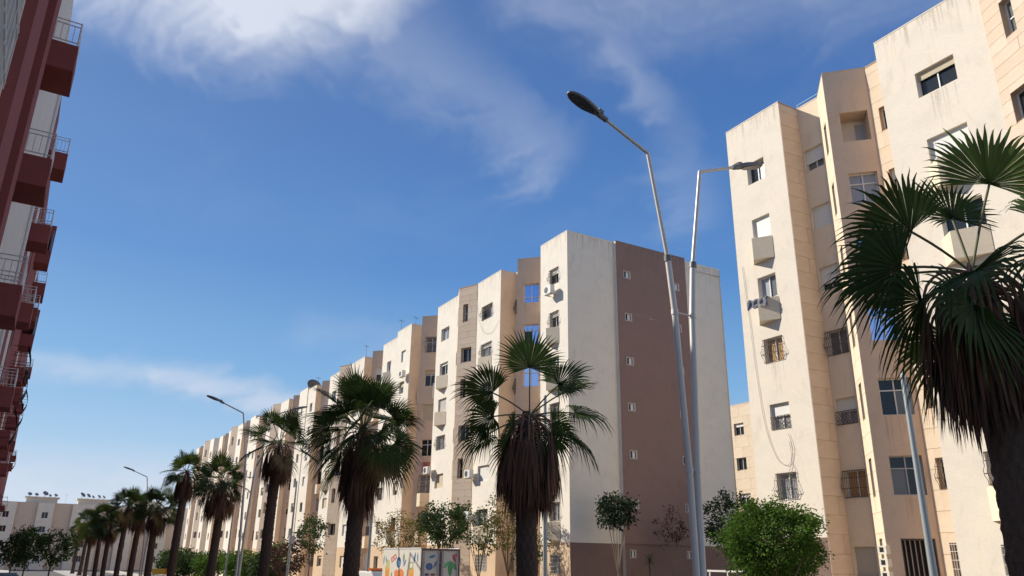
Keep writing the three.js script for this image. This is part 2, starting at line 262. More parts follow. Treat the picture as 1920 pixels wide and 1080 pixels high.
// ───────────────────────── the row of cream apartment blocks ─────────────────────────
// moves a thing's origin down to the ground it stands on
function settle(g, dy = GY) { g.position.y += dy; for (const k of g.children) k.position.y -= dy; return g; }
function block(c) {
  const b = thing('apartment_block', c.label, 'building', [c.X, 0, c.zFar], 0, c.group), R = rng(c.seed), H = c.H, lv = 7, depth = c.depth ?? 13.2;
  const foot = [], W = c.white ?? M.white, near = c.detail ?? 0; let z = 0, ci = 0;
  const heads = Array.from({ length: lv }, (_, i) => c.head - i * c.storey);
  const put = (P, Q, mat, wins, opt = {}) => {
    const F = faceFrame(P, Q), list = wins.filter(Boolean).map((w) => ({ ...w, y: w.y ?? w.head - w.h }));
    const plinth = opt.plinth;
    if (plinth) { part(b, 'wall', wallGeo(F.L, plinth[0], H, list.filter((w) => w.y > plinth[0]), .25), mat, F.at(0, 0, 0), F.turn); part(b, 'plinth', wallGeo(F.L, GY, plinth[0], list.filter((w) => w.y <= plinth[0]), .25), plinth[1], F.at(0, 0, 0), F.turn); }
    else part(b, 'wall', wallGeo(F.L, GY, H, list, .25), mat, F.at(0, 0, 0), F.turn);
    for (const w of list) { windowUnit(b, F, { simple: near < 1, ...w }); if (w.prow) prow(b, F, w.u, w.w, w.y - .06, 1.02, M.prow); if (w.stain) stain(b, F, w.u + .05, w.w * .9, w.y - .05, w.stain, (R() * 3) | 0); }
    if (opt.panel) panels(b, F, opt.y0 ?? GY + .02, H - .06, opt.course, opt.pw, opt.panel, list, R);
    if (opt.cope !== false) coping(b, F, H, mat, ci++ % 3);
    foot.push(P);
    return F;
  };
  const rnd = () => { const t = R(); if (t < .28) return { shut: 1, shutMat: [M.shutter, M.shutterBeige, M.shutter][(R() * 3) | 0] }; if (t < .5) return { shut: .25 + R() * .5, shutMat: R() < .3 ? M.shutterBeige : M.shutter, pane: R() < .5 ? M.glass : M.glassMid }; if (t < .65) return { type: 'grille', pane: R() < .5 ? M.curtain : M.glassMid }; return { pane: R() < .4 ? M.glass : R() < .6 ? M.glassMid : M.curtain, frame: R() < .5 ? M.frame : M.frameDark }; };
  const spec = (key, i) => { const s = c.spec?.[key]?.[i]; return s === undefined ? (near < 1 ? { pane: R() < .4 ? M.glass : R() < .5 ? M.curtain : M.glassMid, frame: R() < .5 ? M.frame : M.frameGrey, ...(R() < .5 ? { shut: R() < .5 ? 1 : .2 + R() * .5, shutMat: [M.shutter, M.shutterBeige, M.shutterGrey][(R() * 3) | 0] } : {}) } : { ...rnd(), prow: c.prowRate && i < 6 && R() < c.prowRate }) : s; };
  let nb = 0, nr = 0, ns = 0;
  for (const [kind, len, opt = {}] of c.segs) {
    if (kind === 'bay') {
      const key = 'bay' + nb++, ww = opt.w ?? 1.5, u0 = opt.u ?? (len - ww) / 2;
      put([0, z], [0, z + len], W, heads.map((h, i) => { const s = spec(key, i); return s && { u: u0, w: ww, h: 1.06, head: h, ...s }; }), { plinth: opt.noPlinth ? null : c.plinth }); if (near > 0) wash(b, faceFrame([0, z], [0, z + len]), .06, len - .12, H - .01, 1.2 + R() * 1.2, (R() * 3) | 0);
    } else if (kind === 'strip') {
      const key = 'strip' + ns++, m = c.stripMat ?? M.tanRough, pan = near > 0 ? { panel: M.strip, course: c.storey / 6, pw: 2.2 } : {}, base = pan.panel ? M.joint : M.strip[0], L = Math.hypot(.72, len / 2);
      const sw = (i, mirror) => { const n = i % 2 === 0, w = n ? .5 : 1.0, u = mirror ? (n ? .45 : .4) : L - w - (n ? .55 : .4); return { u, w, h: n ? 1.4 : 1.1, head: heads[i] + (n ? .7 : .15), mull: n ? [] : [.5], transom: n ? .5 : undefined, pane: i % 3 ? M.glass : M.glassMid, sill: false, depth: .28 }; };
      put([0, z], [-.72, z + len / 2], near === 1 ? M.strip[0] : base, heads.map((h, i) => (i < 6 ? sw(i, false) : null)), near === 1 ? {} : pan); put([-.72, z + len / 2], [0, z + len], near > 1 ? M.strip[0] : base, heads.map((h, i) => (i < 6 ? sw(i, true) : null)), near > 1 ? {} : pan);
    } else {
      const key = 'rec' + nr++, clad = near > 1 && nr === 1, pn = clad ? { panel: M.creamP, course: c.storey / 4, pw: 2.0 } : {}, bm = clad ? M.joint : null;
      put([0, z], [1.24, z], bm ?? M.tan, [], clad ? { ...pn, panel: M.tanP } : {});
      put([1.24, z], [1.24, z + 1.16], M.cream, heads.map((h, i) => ({ u: .1, w: .98, h: 1.06, head: h, sillMat: M.cream, ...spec(key + 'f3', i) })));
      put([1.24, z + 1.16], [-.09, z + 2.51], bm ?? M.cream, heads.map((h, i) => ({ u: .75, w: .55, h: 1.35, head: h + .25, mull: [], sill: false, pane: M.glassMid, depth: .14 })), pn);
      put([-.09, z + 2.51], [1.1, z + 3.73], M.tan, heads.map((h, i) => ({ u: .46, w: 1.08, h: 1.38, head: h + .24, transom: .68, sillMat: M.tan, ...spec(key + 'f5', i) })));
      put([1.1, z + 3.73], [1.1, z + len], bm ?? M.cream, heads.map((h, i) => ({ u: .32, w: .5, h: 1.05, head: h + .1, mull: [], sill: false, ...spec(key + 'f6', i) })), pn);
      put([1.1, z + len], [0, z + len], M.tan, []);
    }
    z += len;
  }
  if (c.end) c.end(b, z, put, foot); else { put([0, z], [depth, z], c.endMat ?? M.farWhite, []); }
  put([depth, z], [depth, 0], M.farWhite, [], { cope: false }); put([depth, 0], [0, 0], M.farWhite, [], { cope: false });
  const s = new THREE.Shape(foot.map(([x, zz]) => new THREE.Vector2(x, -zz))), g = new THREE.ShapeGeometry(s); g.rotateX(-Math.PI / 2);
  part(b, 'roof', g, M.roof, [0, H - .55, 0]);
  return settle(b);
}
M.tanP = [plaster(.71, .545, .40), plaster(.70, .535, .39), plaster(.72, .555, .41)];
M.prow = plaster(.78, .665, .50);
const scuffMat = (() => { const t = dataTex(64, (u, v) => { const e = Math.min(1, 4 * Math.min(u, 1 - u)) * Math.min(1, 4 * Math.min(v, 1 - v)), k = Math.max(0, Math.min(255, (fbm(u * 9, v * 5, 2.2, 4) + .05) * 420 * e)); return [k, k, k]; }, false); return new THREE.MeshStandardMaterial({ color: new THREE.Color().setRGB(.52, .44, .40), roughness: 1, alphaMap: t, transparent: true }); })();
const G = { type: 'grille' };
// the tall block beside the side street (its far half is in view)
const blockNear = block({
  label: 'cream apartment block behind the round tree, with laundry and blue window panes', seed: 11, X: 25.75, zFar: -23.81, H: 22.1, head: 19.85, storey: 2.835, detail: 2, prowRate: .4, plinth: [3.15, M.plinth],
  segs: [['bay', 3.25, { w: 1.02, u: 1.09 }], ['recess', 4.96], ['bay', 4.13, { w: 1.5, u: 1.4, noPlinth: 1 }], ['strip', 3.4], ['bay', 4.1], ['recess', 5], ['bay', 3.25, { w: 1.02, u: 1.1 }]],
  spec: {
    bay0: [{ shut: .12, pane: [M.glass, M.curtain], shutMat: M.shutterBeige }, { shut: 1, prow: 1, sill: false }, { pane: [M.curtain, M.glassMid], prow: 1, frame: M.frame, sill: false }, { ...G, pane: M.orangeCurtain, stain: 1.6 }, { type: 'scroll', shut: .5, pane: M.curtain }, { ...G, pane: M.curtain }, { type: 'flatgrille' }],
    rec0f3: [{ shut: .62, pane: M.glassMid }, { shut: 1 }, { shut: .7, pane: M.glass }, { ...G, pane: M.glassMid }, { type: 'scroll', shut: .52, pane: M.curtain }, { ...G, pane: M.orangeCurtain }, { shut: 1, shutMat: M.shutterGrey }],
    rec0f5: [{ type: 'loggia', depth: .9 }, { pane: M.curtain }, { pane: [M.glass, M.blue], topPane: M.blue, cloth: 1 }, { pane: M.blue }, { pane: [M.glass, M.glassMid], topPane: M.glass, stain: 1.5 }, { pane: [M.glassMid, M.glass], topPane: M.glass, frame: M.frameGrey, stain: 1.4 }, { type: 'gate', h: 2.9, w: 1.1, transom: undefined, sill: false }],
    rec0f6: [{}, { shut: .4 }, {}, {}, { type: 'scroll' }, { ...G, w: .5 }, { type: 'flatgrille', h: 1.4 }],
    bay1: [{ shut: .3, shutMat: M.shutterBeige, stain: 1.7 }, { shut: .93, prow: 1, sill: false }, { pane: M.glass, prow: 1 }, { shut: 1, prow: 1 }, { pane: M.curtain }, { ...G, pane: M.orangeCurtain, prow: 1, sill: false }, { type: 'flatgrille', h: 1.5, pane: M.curtain }],
  },
});
// the long block with the brown end wall
const blockMid = block({
  label: 'white apartment block whose end wall has a brown middle with small square windows', seed: 23, X: 25.85, zFar: -66.0, H: 22.1, head: 20.0, storey: 2.92, detail: 1, prowRate: .3, plinth: [3.15, M.tanRough], white: M.white2,
  segs: [['bay', 3.3, { w: 1.02, u: 1.2 }], ['recess', 5.55], ['bay', 3.75, { w: 1.5, u: .85 }], ['strip', 3.4], ['bay', 3.6, { w: 1.6, u: .81 }], ['recess', 5.4], ['bay', 3.15, { w: 1.03, u: 1.1 }]],
  spec: {
    bay3: [{ ...G, shut: .35, pane: M.glass, frame: M.frameDark }, { ...G, shut: .3, pane: M.glass, prow: 1, sill: false }, { pane: M.glassMid, prow: 1 }, { ...G, pane: M.glass }, { shut: 1 }, { ...G, pane: M.curtain, prow: 1, sill: false }, { type: 'flatgrille', pane: M.glassMid }],
    bay2: [{ ...G, pane: [M.glass, M.curtain], frame: M.frameDark, stain: 1.6 }, { ...G, shut: .3, pane: M.curtain, prow: 1, sill: false }, { pane: M.glassMid, prow: 1 }, { pane: M.glass, shut: .3 }, { shut: 1 }, { pane: M.curtain, prow: 1, frame: M.frameDark }, { type: 'flatgrille', pane: M.curtain }],
    bay1: [{ pane: [M.curtain, M.curtain], frame: M.frame }, { shut: .2, pane: M.glass, prow: 1 }, { shut: 1, prow: 1, shutMat: M.shutterGrey }, { ...G, pane: M.curtain }, { shut: 1, shutMat: M.shutterBeige }, { pane: M.glass }, { pane: M.glassMid }],
    rec1f5: [{ pane: M.blue, topPane: M.blue, transom: .3, stain: 1.4 }, { pane: [M.glass, M.blue], topPane: M.blue }, { pane: M.blue }, { pane: M.curtain }, { pane: M.glassMid }, { pane: M.glass }, { pane: M.glass }],
    rec1f3: [{ ...G, pane: M.orangeCurtain }, { shut: 1 }, G, { shut: .5 }, G, G, G],
  },
  end(b, z, put, foot) {
    const pw = [3.15, M.plinth];
    put([0, z], [3.65, z], M.endWhite, [], { plinth: pw });
    put([3.65, z], [3.65, z + .28], M.endWhite, [], { cope: false });
    const wins = []; for (let i = 0; i < 6; i++) for (const u of [.62, 4.82]) wins.push({ type: 'vent', u, w: .42, h: .42, y: 19.68 - i * 2.9 - (u > 1 ? .05 : 0), depth: .12 });
    for (const u of [.38, 4.72]) wins.push({ type: 'vent', u, w: .3, h: .36, y: 2.42, depth: .12 });
    const F = put([3.65, z + .28], [9.65, z + .28], M.brown, wins, { plinth: pw });
    put([9.65, z + .28], [9.65, z - .1], M.endWhite, [], { cope: false });
    put([9.65, z - .1], [13.2, z - .1], M.endWhite, [], { plinth: pw });
    const scuff = (u, y, w, h, k) => part(b, 'scuff_mark', new THREE.PlaneGeometry(w, h), scuffMat, F.at(u, y, .006), F.turn); scuff(2.6, 20.0, .5, .07); scuff(2.9, 17.2, 1.1, .2); scuff(1.8, 17.3, .5, .15); scuff(3.3, 13.4, .15, .4); scuff(2.2, 9.6, .4, .1); scuff(4.1, 6.8, .5, .14);
    wash(b, F, .1, 5.8, 22.08, 2.6, 0); wash(b, faceFrame([0, z], [3.65, z]), .1, 3.4, 22.08, 2.2, 1); wash(b, faceFrame([9.65, z - .1], [13.2, z - .1]), .1, 3.3, 22.08, 2.0, 2);
    part(b, 'ledge', box(0, 0, 0, F.L, .04, .05), M.plinth, F.at(0, 3.13, .001), F.turn);
  },
});
const rowSegs = [['bay', 3.3, { w: 1.02 }], ['recess', 5.2], ['bay', 3.9], ['strip', 3.4], ['bay', 4.0], ['recess', 5.2], ['bay', 3.5, { w: 1.02 }]];
block({ label: 'white block adjoining the far end of the long block, behind the densest palm', seed: 31, X: 25.85, zFar: -94.5, H: 21.6, head: 19.7, storey: 2.9, detail: 1, prowRate: .25, plinth: [3.1, M.tanRough], white: M.white2, segs: rowSegs });
block({ label: 'white block with big satellite dishes on its roof corner', seed: 43, X: 25.85, zFar: -123.4, H: 21.95, head: 19.8, storey: 2.9, detail: 0, plinth: [3.1, M.tanRough], white: M.white2, segs: rowSegs });
block({ label: 'white block further along the row between two thin palms', seed: 47, X: 26.05, zFar: -152.1, H: 22.65, head: 20.3, storey: 2.9, detail: 0, white: M.white2, segs: rowSegs });
block({ label: 'last white block at the far end of the row, by the cross street', seed: 53, X: 25.7, zFar: -175, H: 22.95, head: 20.6, storey: 2.9, detail: 0, white: M.white2, segs: [['bay', 3.3, { w: 1.02 }], ['recess', 5.2], ['bay', 3.9], ['strip', 3.2], ['bay', 3.8], ['recess', 0 + 5.0 - 1.9 + .7], ['bay', 3.0, { w: 1.0 }]].slice(0, 5) });

// ───────────────────────── the red building on the left ─────────────────────────
{
  const b = thing('red_building', 'dark red apartment building with projecting balconies and white wall strips', 'building', [-1.27, 0, 0], Math.atan(.0275)), H = 18.4;
  // facade faces +x; s runs away from the camera along local -z
  const zone = (s0, s1, x, mat, wins = []) => { const F = faceFrame([x, -s0], [x, -s1]), l = wins.map((w) => ({ simple: false, sill: false, depth: .14, ...w })); part(b, 'wall', wallGeo(F.L, GY, H, l, .14), mat, F.at(0), F.turn); for (const w of l) windowUnit(b, F, w); return F; };
  const jog = (s, x0, x1, mat) => { const F = x0 < x1 ? faceFrame([x1, -s], [x0, -s]) : faceFrame([x1, -s], [x0, -s]); part(b, 'wall', wallGeo(F.L, GY, H, [], .1), mat, F.at(0), F.turn); };
  const col = (u, w, h, extra = {}) => [.9, 3.75, 6.6, 9.45, 12.3, 15.15].map((y) => ({ u, w, h, y: y + .75, pane: M.glass, ...extra }));
  zone(2, 12.4, 0, M.leftWhite, [11.4, 8.55, 5.7].map((y) => ({ u: 6.2, w: 4.0, h: 2.35, y, type: 'loggia', depth: 1.2, back: M.leftWhite })));
  zone(12.4, 14, .16, M.red); zone(14, 16.1, 0, M.red, col(.5, .9, 1.3)); zone(16.1, 17.1, .14, M.red); zone(17.1, 19.3, 0, M.red);
  zone(19.3, 28.2, -.02, M.leftWhite); zone(28.2, 32.6, 0, M.red); zone(32.6, 35.4, -.02, M.leftWhite); zone(35.4, 49, 0, M.red, [...col(1.4, 1.2, 1.5), ...col(9.5, 1.3, 1.5)]); zone(49, 52, -.02, M.leftWhite); zone(52, 130, 0, M.red, [...col(4, 1.3, 1.5), ...col(14, 1.3, 1.5), ...col(26, 1.3, 1.5), ...col(38, 1.3, 1.5)]);
  for (const [s, x0, x1] of [[12.4, 0, .16], [14, .16, 0], [16.1, 0, .14], [17.1, .14, 0]]) jog(s, Math.max(x0, x1), Math.min(x0, x1), M.red);
  const Fe = faceFrame([-12, -2], [0, -2]); part(b, 'wall', wallGeo(Fe.L, GY, H, [], .1), M.leftWhite, Fe.at(0), Fe.turn);
  const Ff = faceFrame([0, -130], [-12, -130]); part(b, 'wall', wallGeo(Ff.L, GY, H, [], .1), M.red, Ff.at(0), Ff.turn);
  const Fb = faceFrame([-12, -130], [-12, -2]); part(b, 'wall', wallGeo(Fb.L, GY, H, [], .1), M.red, Fb.at(0), Fb.turn);
  part(b, 'roof', box(-12, H - .3, -130, -.05, H - .25, -2), M.roof);
  const balcony = (s, y, len = 1.22, proj = .63, style = 'rail') => {
    const g = group(b, 'balcony', [0, y, -s]);
    part(g, 'parapet', box(0, 0, -len, proj, .66, 0), M.red);
    if (style === 'rail') {
      const l = [], r = .014, h = .6, x1 = proj - .03, z0 = -.03, z1 = -len + .03;
      for (const yy of [.08, h - .1, h]) { l.push(bar([.02, .66 + yy, z0], [x1, .66 + yy, z0], r, r, 5), bar([x1, .66 + yy, z0], [x1, .66 + yy, z1], r, r, 5), bar([.02, .66 + yy, z1], [x1, .66 + yy, z1], r, r, 5)); }
      for (let i = 1; i < 5; i++) { const x = x1 * i / 5; l.push(bar([x, .74, z0], [x, .66 + h - .1, z0], .008, .008, 5), bar([x, .74, z1], [x, .66 + h - .1, z1], .008, .008, 5)); }
      for (let i = 1; i < 9; i++) { const z = z0 + (z1 - z0) * i / 9; l.push(bar([x1, .74, z], [x1, .66 + h - .1, z], .008, .008, 5)); }
      for (const z of [z0, z1]) l.push(bar([x1, .66, z], [x1, .66 + h + .02, z], .02, .02, 6));
      part(g, 'railing', merge(l), M.rail);
    } else if (style === 'cage') {
      const l = [], prof = (v) => proj - .05 + .24 * Math.sin(Math.PI * Math.pow(v, .8));
      for (let i = 0; i <= 9; i++) { const z = -len * i / 9; for (let k = 0; k < 8; k++) l.push(bar([prof(k / 8), .1 + k * .21, z], [prof((k + 1) / 8), .1 + (k + 1) * .21, z], .008, .008, 4)); }
      for (const v of [.15, .4, .65, .9]) { l.push(bar([prof(v), .1 + v * 1.68, 0], [prof(v), .1 + v * 1.68, -len], .009, .009, 4)); for (const z of [0, -len]) l.push(bar([0, .1 + v * 1.68, z], [prof(v), .1 + v * 1.68, z], .013, .013, 4)); }
      part(g, 'cage', merge(l), M.ironBlack);
    } else if (style === 'high') { part(g, 'side_wall', box(.0, .66, -len, proj, 2.4, -len + .12), M.red); part(g, 'screen', box(proj - .1, .66, -len + .12, proj - .04, 1.7, 0), M.glassMid); }
  };
  const floors = [3.75, 6.6, 9.45, 12.3, 15.15];
  for (const y of floors) { balcony(17.7, y); balcony(29.7, y); }
  const R = rng(5);
  for (const [s, styles] of [[41, ['rail', 'cage', 'cage', 'rail', 'high']], [46.6, ['none', 'rail', 'cage', 'high', 'rail']], [57, ['cage', 'rail', 'cage', 'rail', 'none']], [70, ['rail', 'none', 'rail', 'cage', 'rail']], [88, ['rail', 'none', 'cage', 'none', 'none']], [110, ['none', 'cage', 'none', 'rail', 'none']]])
    floors.forEach((y, i) => styles[i] === 'none' || balcony(s, y, 1.3 + R() * .5, .6, styles[i]));
  // loggia railing at the near end
  for (const y of [11.4, 8.55, 5.7]) { const l = []; for (const yy of [.12, .9, 1]) l.push(bar([.03, y + yy, -8.2], [.03, y + yy, -12.2], .016, .016, 5)); for (let i = 0; i <= 10; i++) l.push(bar([.03, y + .02, -8.2 - i * .4], [.03, y + .95, -8.2 - i * .4], .009, .009, 5)); part(b, 'loggia_railing', merge(l), M.rail); }
  part(b, 'drain_pipe', merge([bar([.06, GY, -27.6], [.06, H, -27.6], .05, .05, 8)]), M.rail);
  settle(b);
}

// ───────────────────────── building closing the street, and the one in the side street ─────────────────────────
{
  const b = thing('far_building', 'low pale apartment building closing the far end of the avenue', 'building', [-14, 0, -186]), H = 11.6, R = rng(9); let u = 0, k = 0;
  const widths = [3.4, 3.2, 3.1, 3.6, 2.9, 3.2, 5.2, 3.4, 3.0, 3.2, 3.4, 3.0, 3.2];
  for (const w of widths) {
    const tan = k % 2 === 1, off = tan ? 0 : .5, F = faceFrame([u, off], [u + w, off]);
    const wins = tan ? [] : [9.3, 6.6, 3.9, 1.2].map((y) => ({ u: w * .3, w: w > 4 ? 2.2 : 1.1, h: 1.2, y: y - 1.0 + .3, pane: M.glass, simple: true }));
    part(b, 'wall', wallGeo(w, GY, H, wins, .25), tan ? M.farTan : M.farWhite, F.at(0), F.turn); for (const o of wins) windowUnit(b, F, o);
    const J = faceFrame(tan ? [u, .5] : [u, 0], tan ? [u, 0] : [u, .5]); if (k) part(b, 'wall', wallGeo(.5, GY, H, [], .1), M.farTan, J.at(0), J.turn);
    u += w; k++;
  }
  for (const [P, Q] of [[[u, 0], [u, -12]], [[u, -12], [0, -12]], [[0, -12], [0, .5]]]) { const F = faceFrame(P, Q); part(b, 'wall', wallGeo(F.L, GY, H, [], .1), M.farWhite, F.at(0), F.turn); }
  part(b, 'roof', box(.1, H - .1, -11.9, u - .1, H - .05, -.1), M.roof);
  for (const [x0, x1] of [[11, 16.5], [20.2, 25.8], [31, 36]]) { part(b, 'roof_room', box(x0, H - .04, -5, x1, H + 1.0, -1.2), M.farWhite); part(b, 'roof_slab', box(x0 - .3, H + 1.0, -5.3, x1 + .3, H + 1.18, -.8), M.farWhite); }
  settle(b);
}
{
  const b = thing('side_street_building', 'cream clad building seen in the gap beside the brown end wall', 'building', [55, 0, -64]), H = 16.3, R = rng(19);
  const F = faceFrame([0, 0], [0, 18]), wins = []; for (let i = 0; i < 5; i++) for (const u of [1.5, 5.6, 11.0, 14.6]) wins.push({ u, w: 1.2, h: 1.1, y: 13.45 - i * 3.2, pane: M.glass, shut: R() < .6 ? .3 : 0, sillMat: M.cream });
  part(b, 'wall', wallGeo(18, GY, H, wins, .25), M.joint, F.at(0), F.turn); for (const w of wins) windowUnit(b, F, w);
  panels(b, faceFrame([0, 7.8], [0, 13.6]), GY + .02, H - .05, .95, 1.6, M.creamP, wins.map((w) => ({ ...w, u: w.u - 7.8 })), R); 
  for (const [a, c] of [[0, 7.79], [13.61, 18]]) { const F2 = faceFrame([-.012, a], [-.012, c]); part(b, 'cladding', wallGeo(c - a, GY, H, wins.filter((w) => w.u > a && w.u < c).map((w) => ({ ...w, u: w.u - a, depth: .01 })), .01), M.cream, F2.at(0), F2.turn); }
  for (const [P, Q] of [[[0, 18], [12, 18]], [[12, 18], [12, 0]], [[12, 0], [0, 0]]]) { const E = faceFrame(P, Q); part(b, 'wall', wallGeo(E.L, GY, H, [], .1), M.cream, E.at(0), E.turn); }
  part(b, 'roof', box(.1, H - .3, .1, 11.9, H - .25, 17.9), M.roof); coping(b, F, H, M.cream, 0);
  settle(b);
}

// ───────────────────────── vegetation ─────────────────────────
const leafMat = (r, g, b, tr = .25) => new THREE.MeshPhysicalMaterial({ color: new THREE.Color().setRGB(r, g, b), roughness: .85, specularIntensity: .25, transmission: tr, thickness: 0, side: THREE.DoubleSide, vertexColors: true });
const tintMat = (r, g, b) => lin(r, g, b, .95, 0, { vertexColors: true, side: THREE.DoubleSide });
M.frond = [leafMat(.045, .075, .018), leafMat(.038, .066, .018), leafMat(.062, .095, .02)]; M.frondDry = [leafMat(.16, .12, .055, .2)]; M.deadLeaf = [tintMat(.105, .058, .037), tintMat(.078, .044, .03)];
M.petiole = lin(.10, .10, .035, .6); M.deadPetiole = lin(.20, .10, .06, .8); M.palmTrunk = (() => { const m = plaster(.085, .055, .04, 1, .8); m.bumpScale = .03; return m; })();
// fan frond growing from the origin: az azimuth, el elevation of the stalk, Lp stalk length, Rb blade radius, droop of the leaflet tips
function frondGeo(az, el, Lp, Rb, droop, R, N = 40, rl) {
  const stalk = [], pos = [], col = [], dir = V(Math.cos(el) * Math.cos(az), Math.sin(el), Math.cos(el) * Math.sin(az)), side = V(-Math.sin(az), 0, Math.cos(az));
  const sag = .10 + .18 * Math.cos(el), pt = (t) => dir.clone().multiplyScalar(Lp * t).add(V(0, -sag * Lp * t * t * .6, 0));
  const p3 = [0, .33, .66, 1].map((t) => { const p = pt(t); return [p.x, p.y, p.z]; });
  stalk.push(tube(p3, .019, 5, 6));
  const hub = pt(1), fwd = pt(1).sub(pt(.9)).normalize(), roll = rl ?? (R() - .5) * 2.2, sd = side.clone().applyAxisAngle(fwd, roll), up = V().crossVectors(sd, fwd).normalize(); if (up.y < 0) up.negate();
  const span = 1.9 + R() * .3, rs = [0, .27, .54, .72, .88, 1], da = 2 * span / N;
  for (let i = 0; i < N; i++) {
    const ph = -span + (i + .5) * da, len = Rb * (.68 + .36 * Math.cos(ph * .8)) * (.93 + R() * .12), tipDroop = droop * (.6 + R() * .8), fold = (i % 2 ? 1 : -1) * .012;
    const row = rs.map((r) => {
      const a = ph + (R() - .5) * .02, d = fwd.clone().multiplyScalar(Math.cos(a)).addScaledVector(sd, Math.sin(a)), L = len * r;
      const p = hub.clone().addScaledVector(d, L).addScaledVector(up, .16 * Rb * Math.sin(Math.abs(ph) * .7) * r + fold);
      const tt = Math.max(0, r - .5) / .5; p.y -= tipDroop * tt * tt * len * .62 + .10 * droop * r * r * len;
      if (tt > 0) p.addScaledVector(d, -tipDroop * tt * tt * len * .16);
      const perp = fwd.clone().multiplyScalar(-Math.sin(a)).addScaledVector(sd, Math.cos(a)), hw = r <= .54 ? L * da * .52 : len * .54 * da * .50 * (1 - r) / .46 * .9;
      return [p.clone().addScaledVector(perp, -hw).addScaledVector(up, -fold), p.clone().addScaledVector(perp, hw), p];
    });
    const tn1 = .8 + R() * .45, tip = R() < .5 ? [2.6, 1.7, 1.5] : [1.3, 1.15, 1];
    for (let k = 0; k < row.length - 1; k++) { const [a, b] = row[k], [c, d] = row[k + 1]; for (const q of k === row.length - 2 ? [a, b, c] : [a, b, d, a, d, c]) { pos.push(q.x, q.y, q.z); const m = k === row.length - 2 ? tip : [1, 1, 1]; col.push(tn1 * m[0], tn1 * m[1], tn1 * m[2]); } }
  }
  const blade = rawGeo(pos, null, col);
  return { stalk: merge(stalk), blade };
}
function skirtGeo(R, o) {
  const pos = [], col = [], stalks = [];
  for (let i = 0; i < o.n; i++) {
    const k = (i + R()) / o.n, az = i * 2.39996 + R() * .4, rr = (o.rad ?? .75) * (.72 + R() * .42) * (1 - .34 * k), c = Math.cos(az), s = Math.sin(az), outer = k < .55, r0 = outer ? rr * .92 : .2;
    const yT = -.05 - k * (o.drop ?? .8), y0 = outer ? yT - .42 - R() * .12 : yT, L = (o.len ?? 1.7) * (.78 + R() * .35) * (outer ? .82 : 1), spread = .12 + R() * .1;
    if (outer) stalks.push(tube([[c * .16, yT + .05, s * .16], [c * rr * .5, yT + .10 - .12 * k, s * rr * .5], [c * rr * .85, yT - .16, s * rr * .85], [c * r0, y0 - .06, s * r0]], .02, 5, 7));
    const ns = 15;
    for (let j = 0; j < ns; j++) {
      const off = (j / (ns - 1) - .5) * 2 * spread + (R() - .5) * .05, dr = (R() - .5) * .18, len = L * (.66 + R() * .46), w = .018 + R() * .016, v = (.55 + R() * .8) * (i % 4 ? 1 : 1.5), tc = [v * (1 + R() * .25), v, v * (.8 + R() * .2)]; let prev = null;
      for (const t of [0, .2, .5, .8, 1]) {
        const rad = outer ? r0 + (rr * 1.05 - r0) * t + dr * t : r0 + (rr - r0) * sm(-.1, .8, t) + dr * t, y = y0 - len * t, fan = off * (.12 + Math.min(1, t * 1.8) * .95), a2 = az + fan / Math.max(.3, rad) * .85, x = Math.cos(a2) * rad, z = Math.sin(a2) * rad, hw = t === 1 ? 0 : w * (1 - t * .55), tx = -Math.sin(a2) * hw, tz = Math.cos(a2) * hw;
        const cur = [[x - tx, y, z - tz], [x + tx, y, z + tz]];
        if (prev) for (const q of t === 1 ? [prev[0], prev[1], cur[0]] : [prev[0], prev[1], cur[1], prev[0], cur[1], cur[0]]) { pos.push(...q); col.push(...tc); }
        prev = cur;
      }
    }
  }
  return { leaves: rawGeo(pos, null, col), stalks: stalks.length ? merge(stalks) : null };
}
function trunkGeo(h, r0, r1, R, fine) {
  const nu = fine ? 72 : 20, nv = Math.round(h * (fine ? 26 : 7)), g = new THREE.CylinderGeometry(1, 1, h, nu, nv, true), p = g.attributes.position, s = R() * 50;
  for (let i = 0; i < p.count; i++) {
    const y = p.getY(i) + h / 2, a = Math.atan2(p.getZ(i), p.getX(i)), f = y / h, lat = Math.abs(Math.sin(a * 5 + y * 9)) * Math.abs(Math.sin(a * 5 - y * 9));
    const rad = (r0 + (r1 - r0) * f - Math.max(0, y - h + .5) * r1 * 1.3 + (f < .06 ? (.06 - f) * 1.5 : 0)) * (1 + .10 * lat - .05 + .06 * PN.noise(Math.cos(a) * 4 + s, y * 5, Math.sin(a) * 4) + .07 * PN.noise(Math.cos(a) * 11 + s, y * 13, Math.sin(a) * 11)), bend = .05 * Math.sin(y * .5 + s);
    p.setXYZ(i, Math.cos(a) * rad + bend - .05 * Math.sin(s), y, Math.sin(a) * rad);
  }
  const uv = g.attributes.uv; for (let i = 0; i < uv.count; i++) uv.setXY(i, uv.getX(i) * 2, uv.getY(i) * h);
  g.computeVertexNormals(); return g;
}
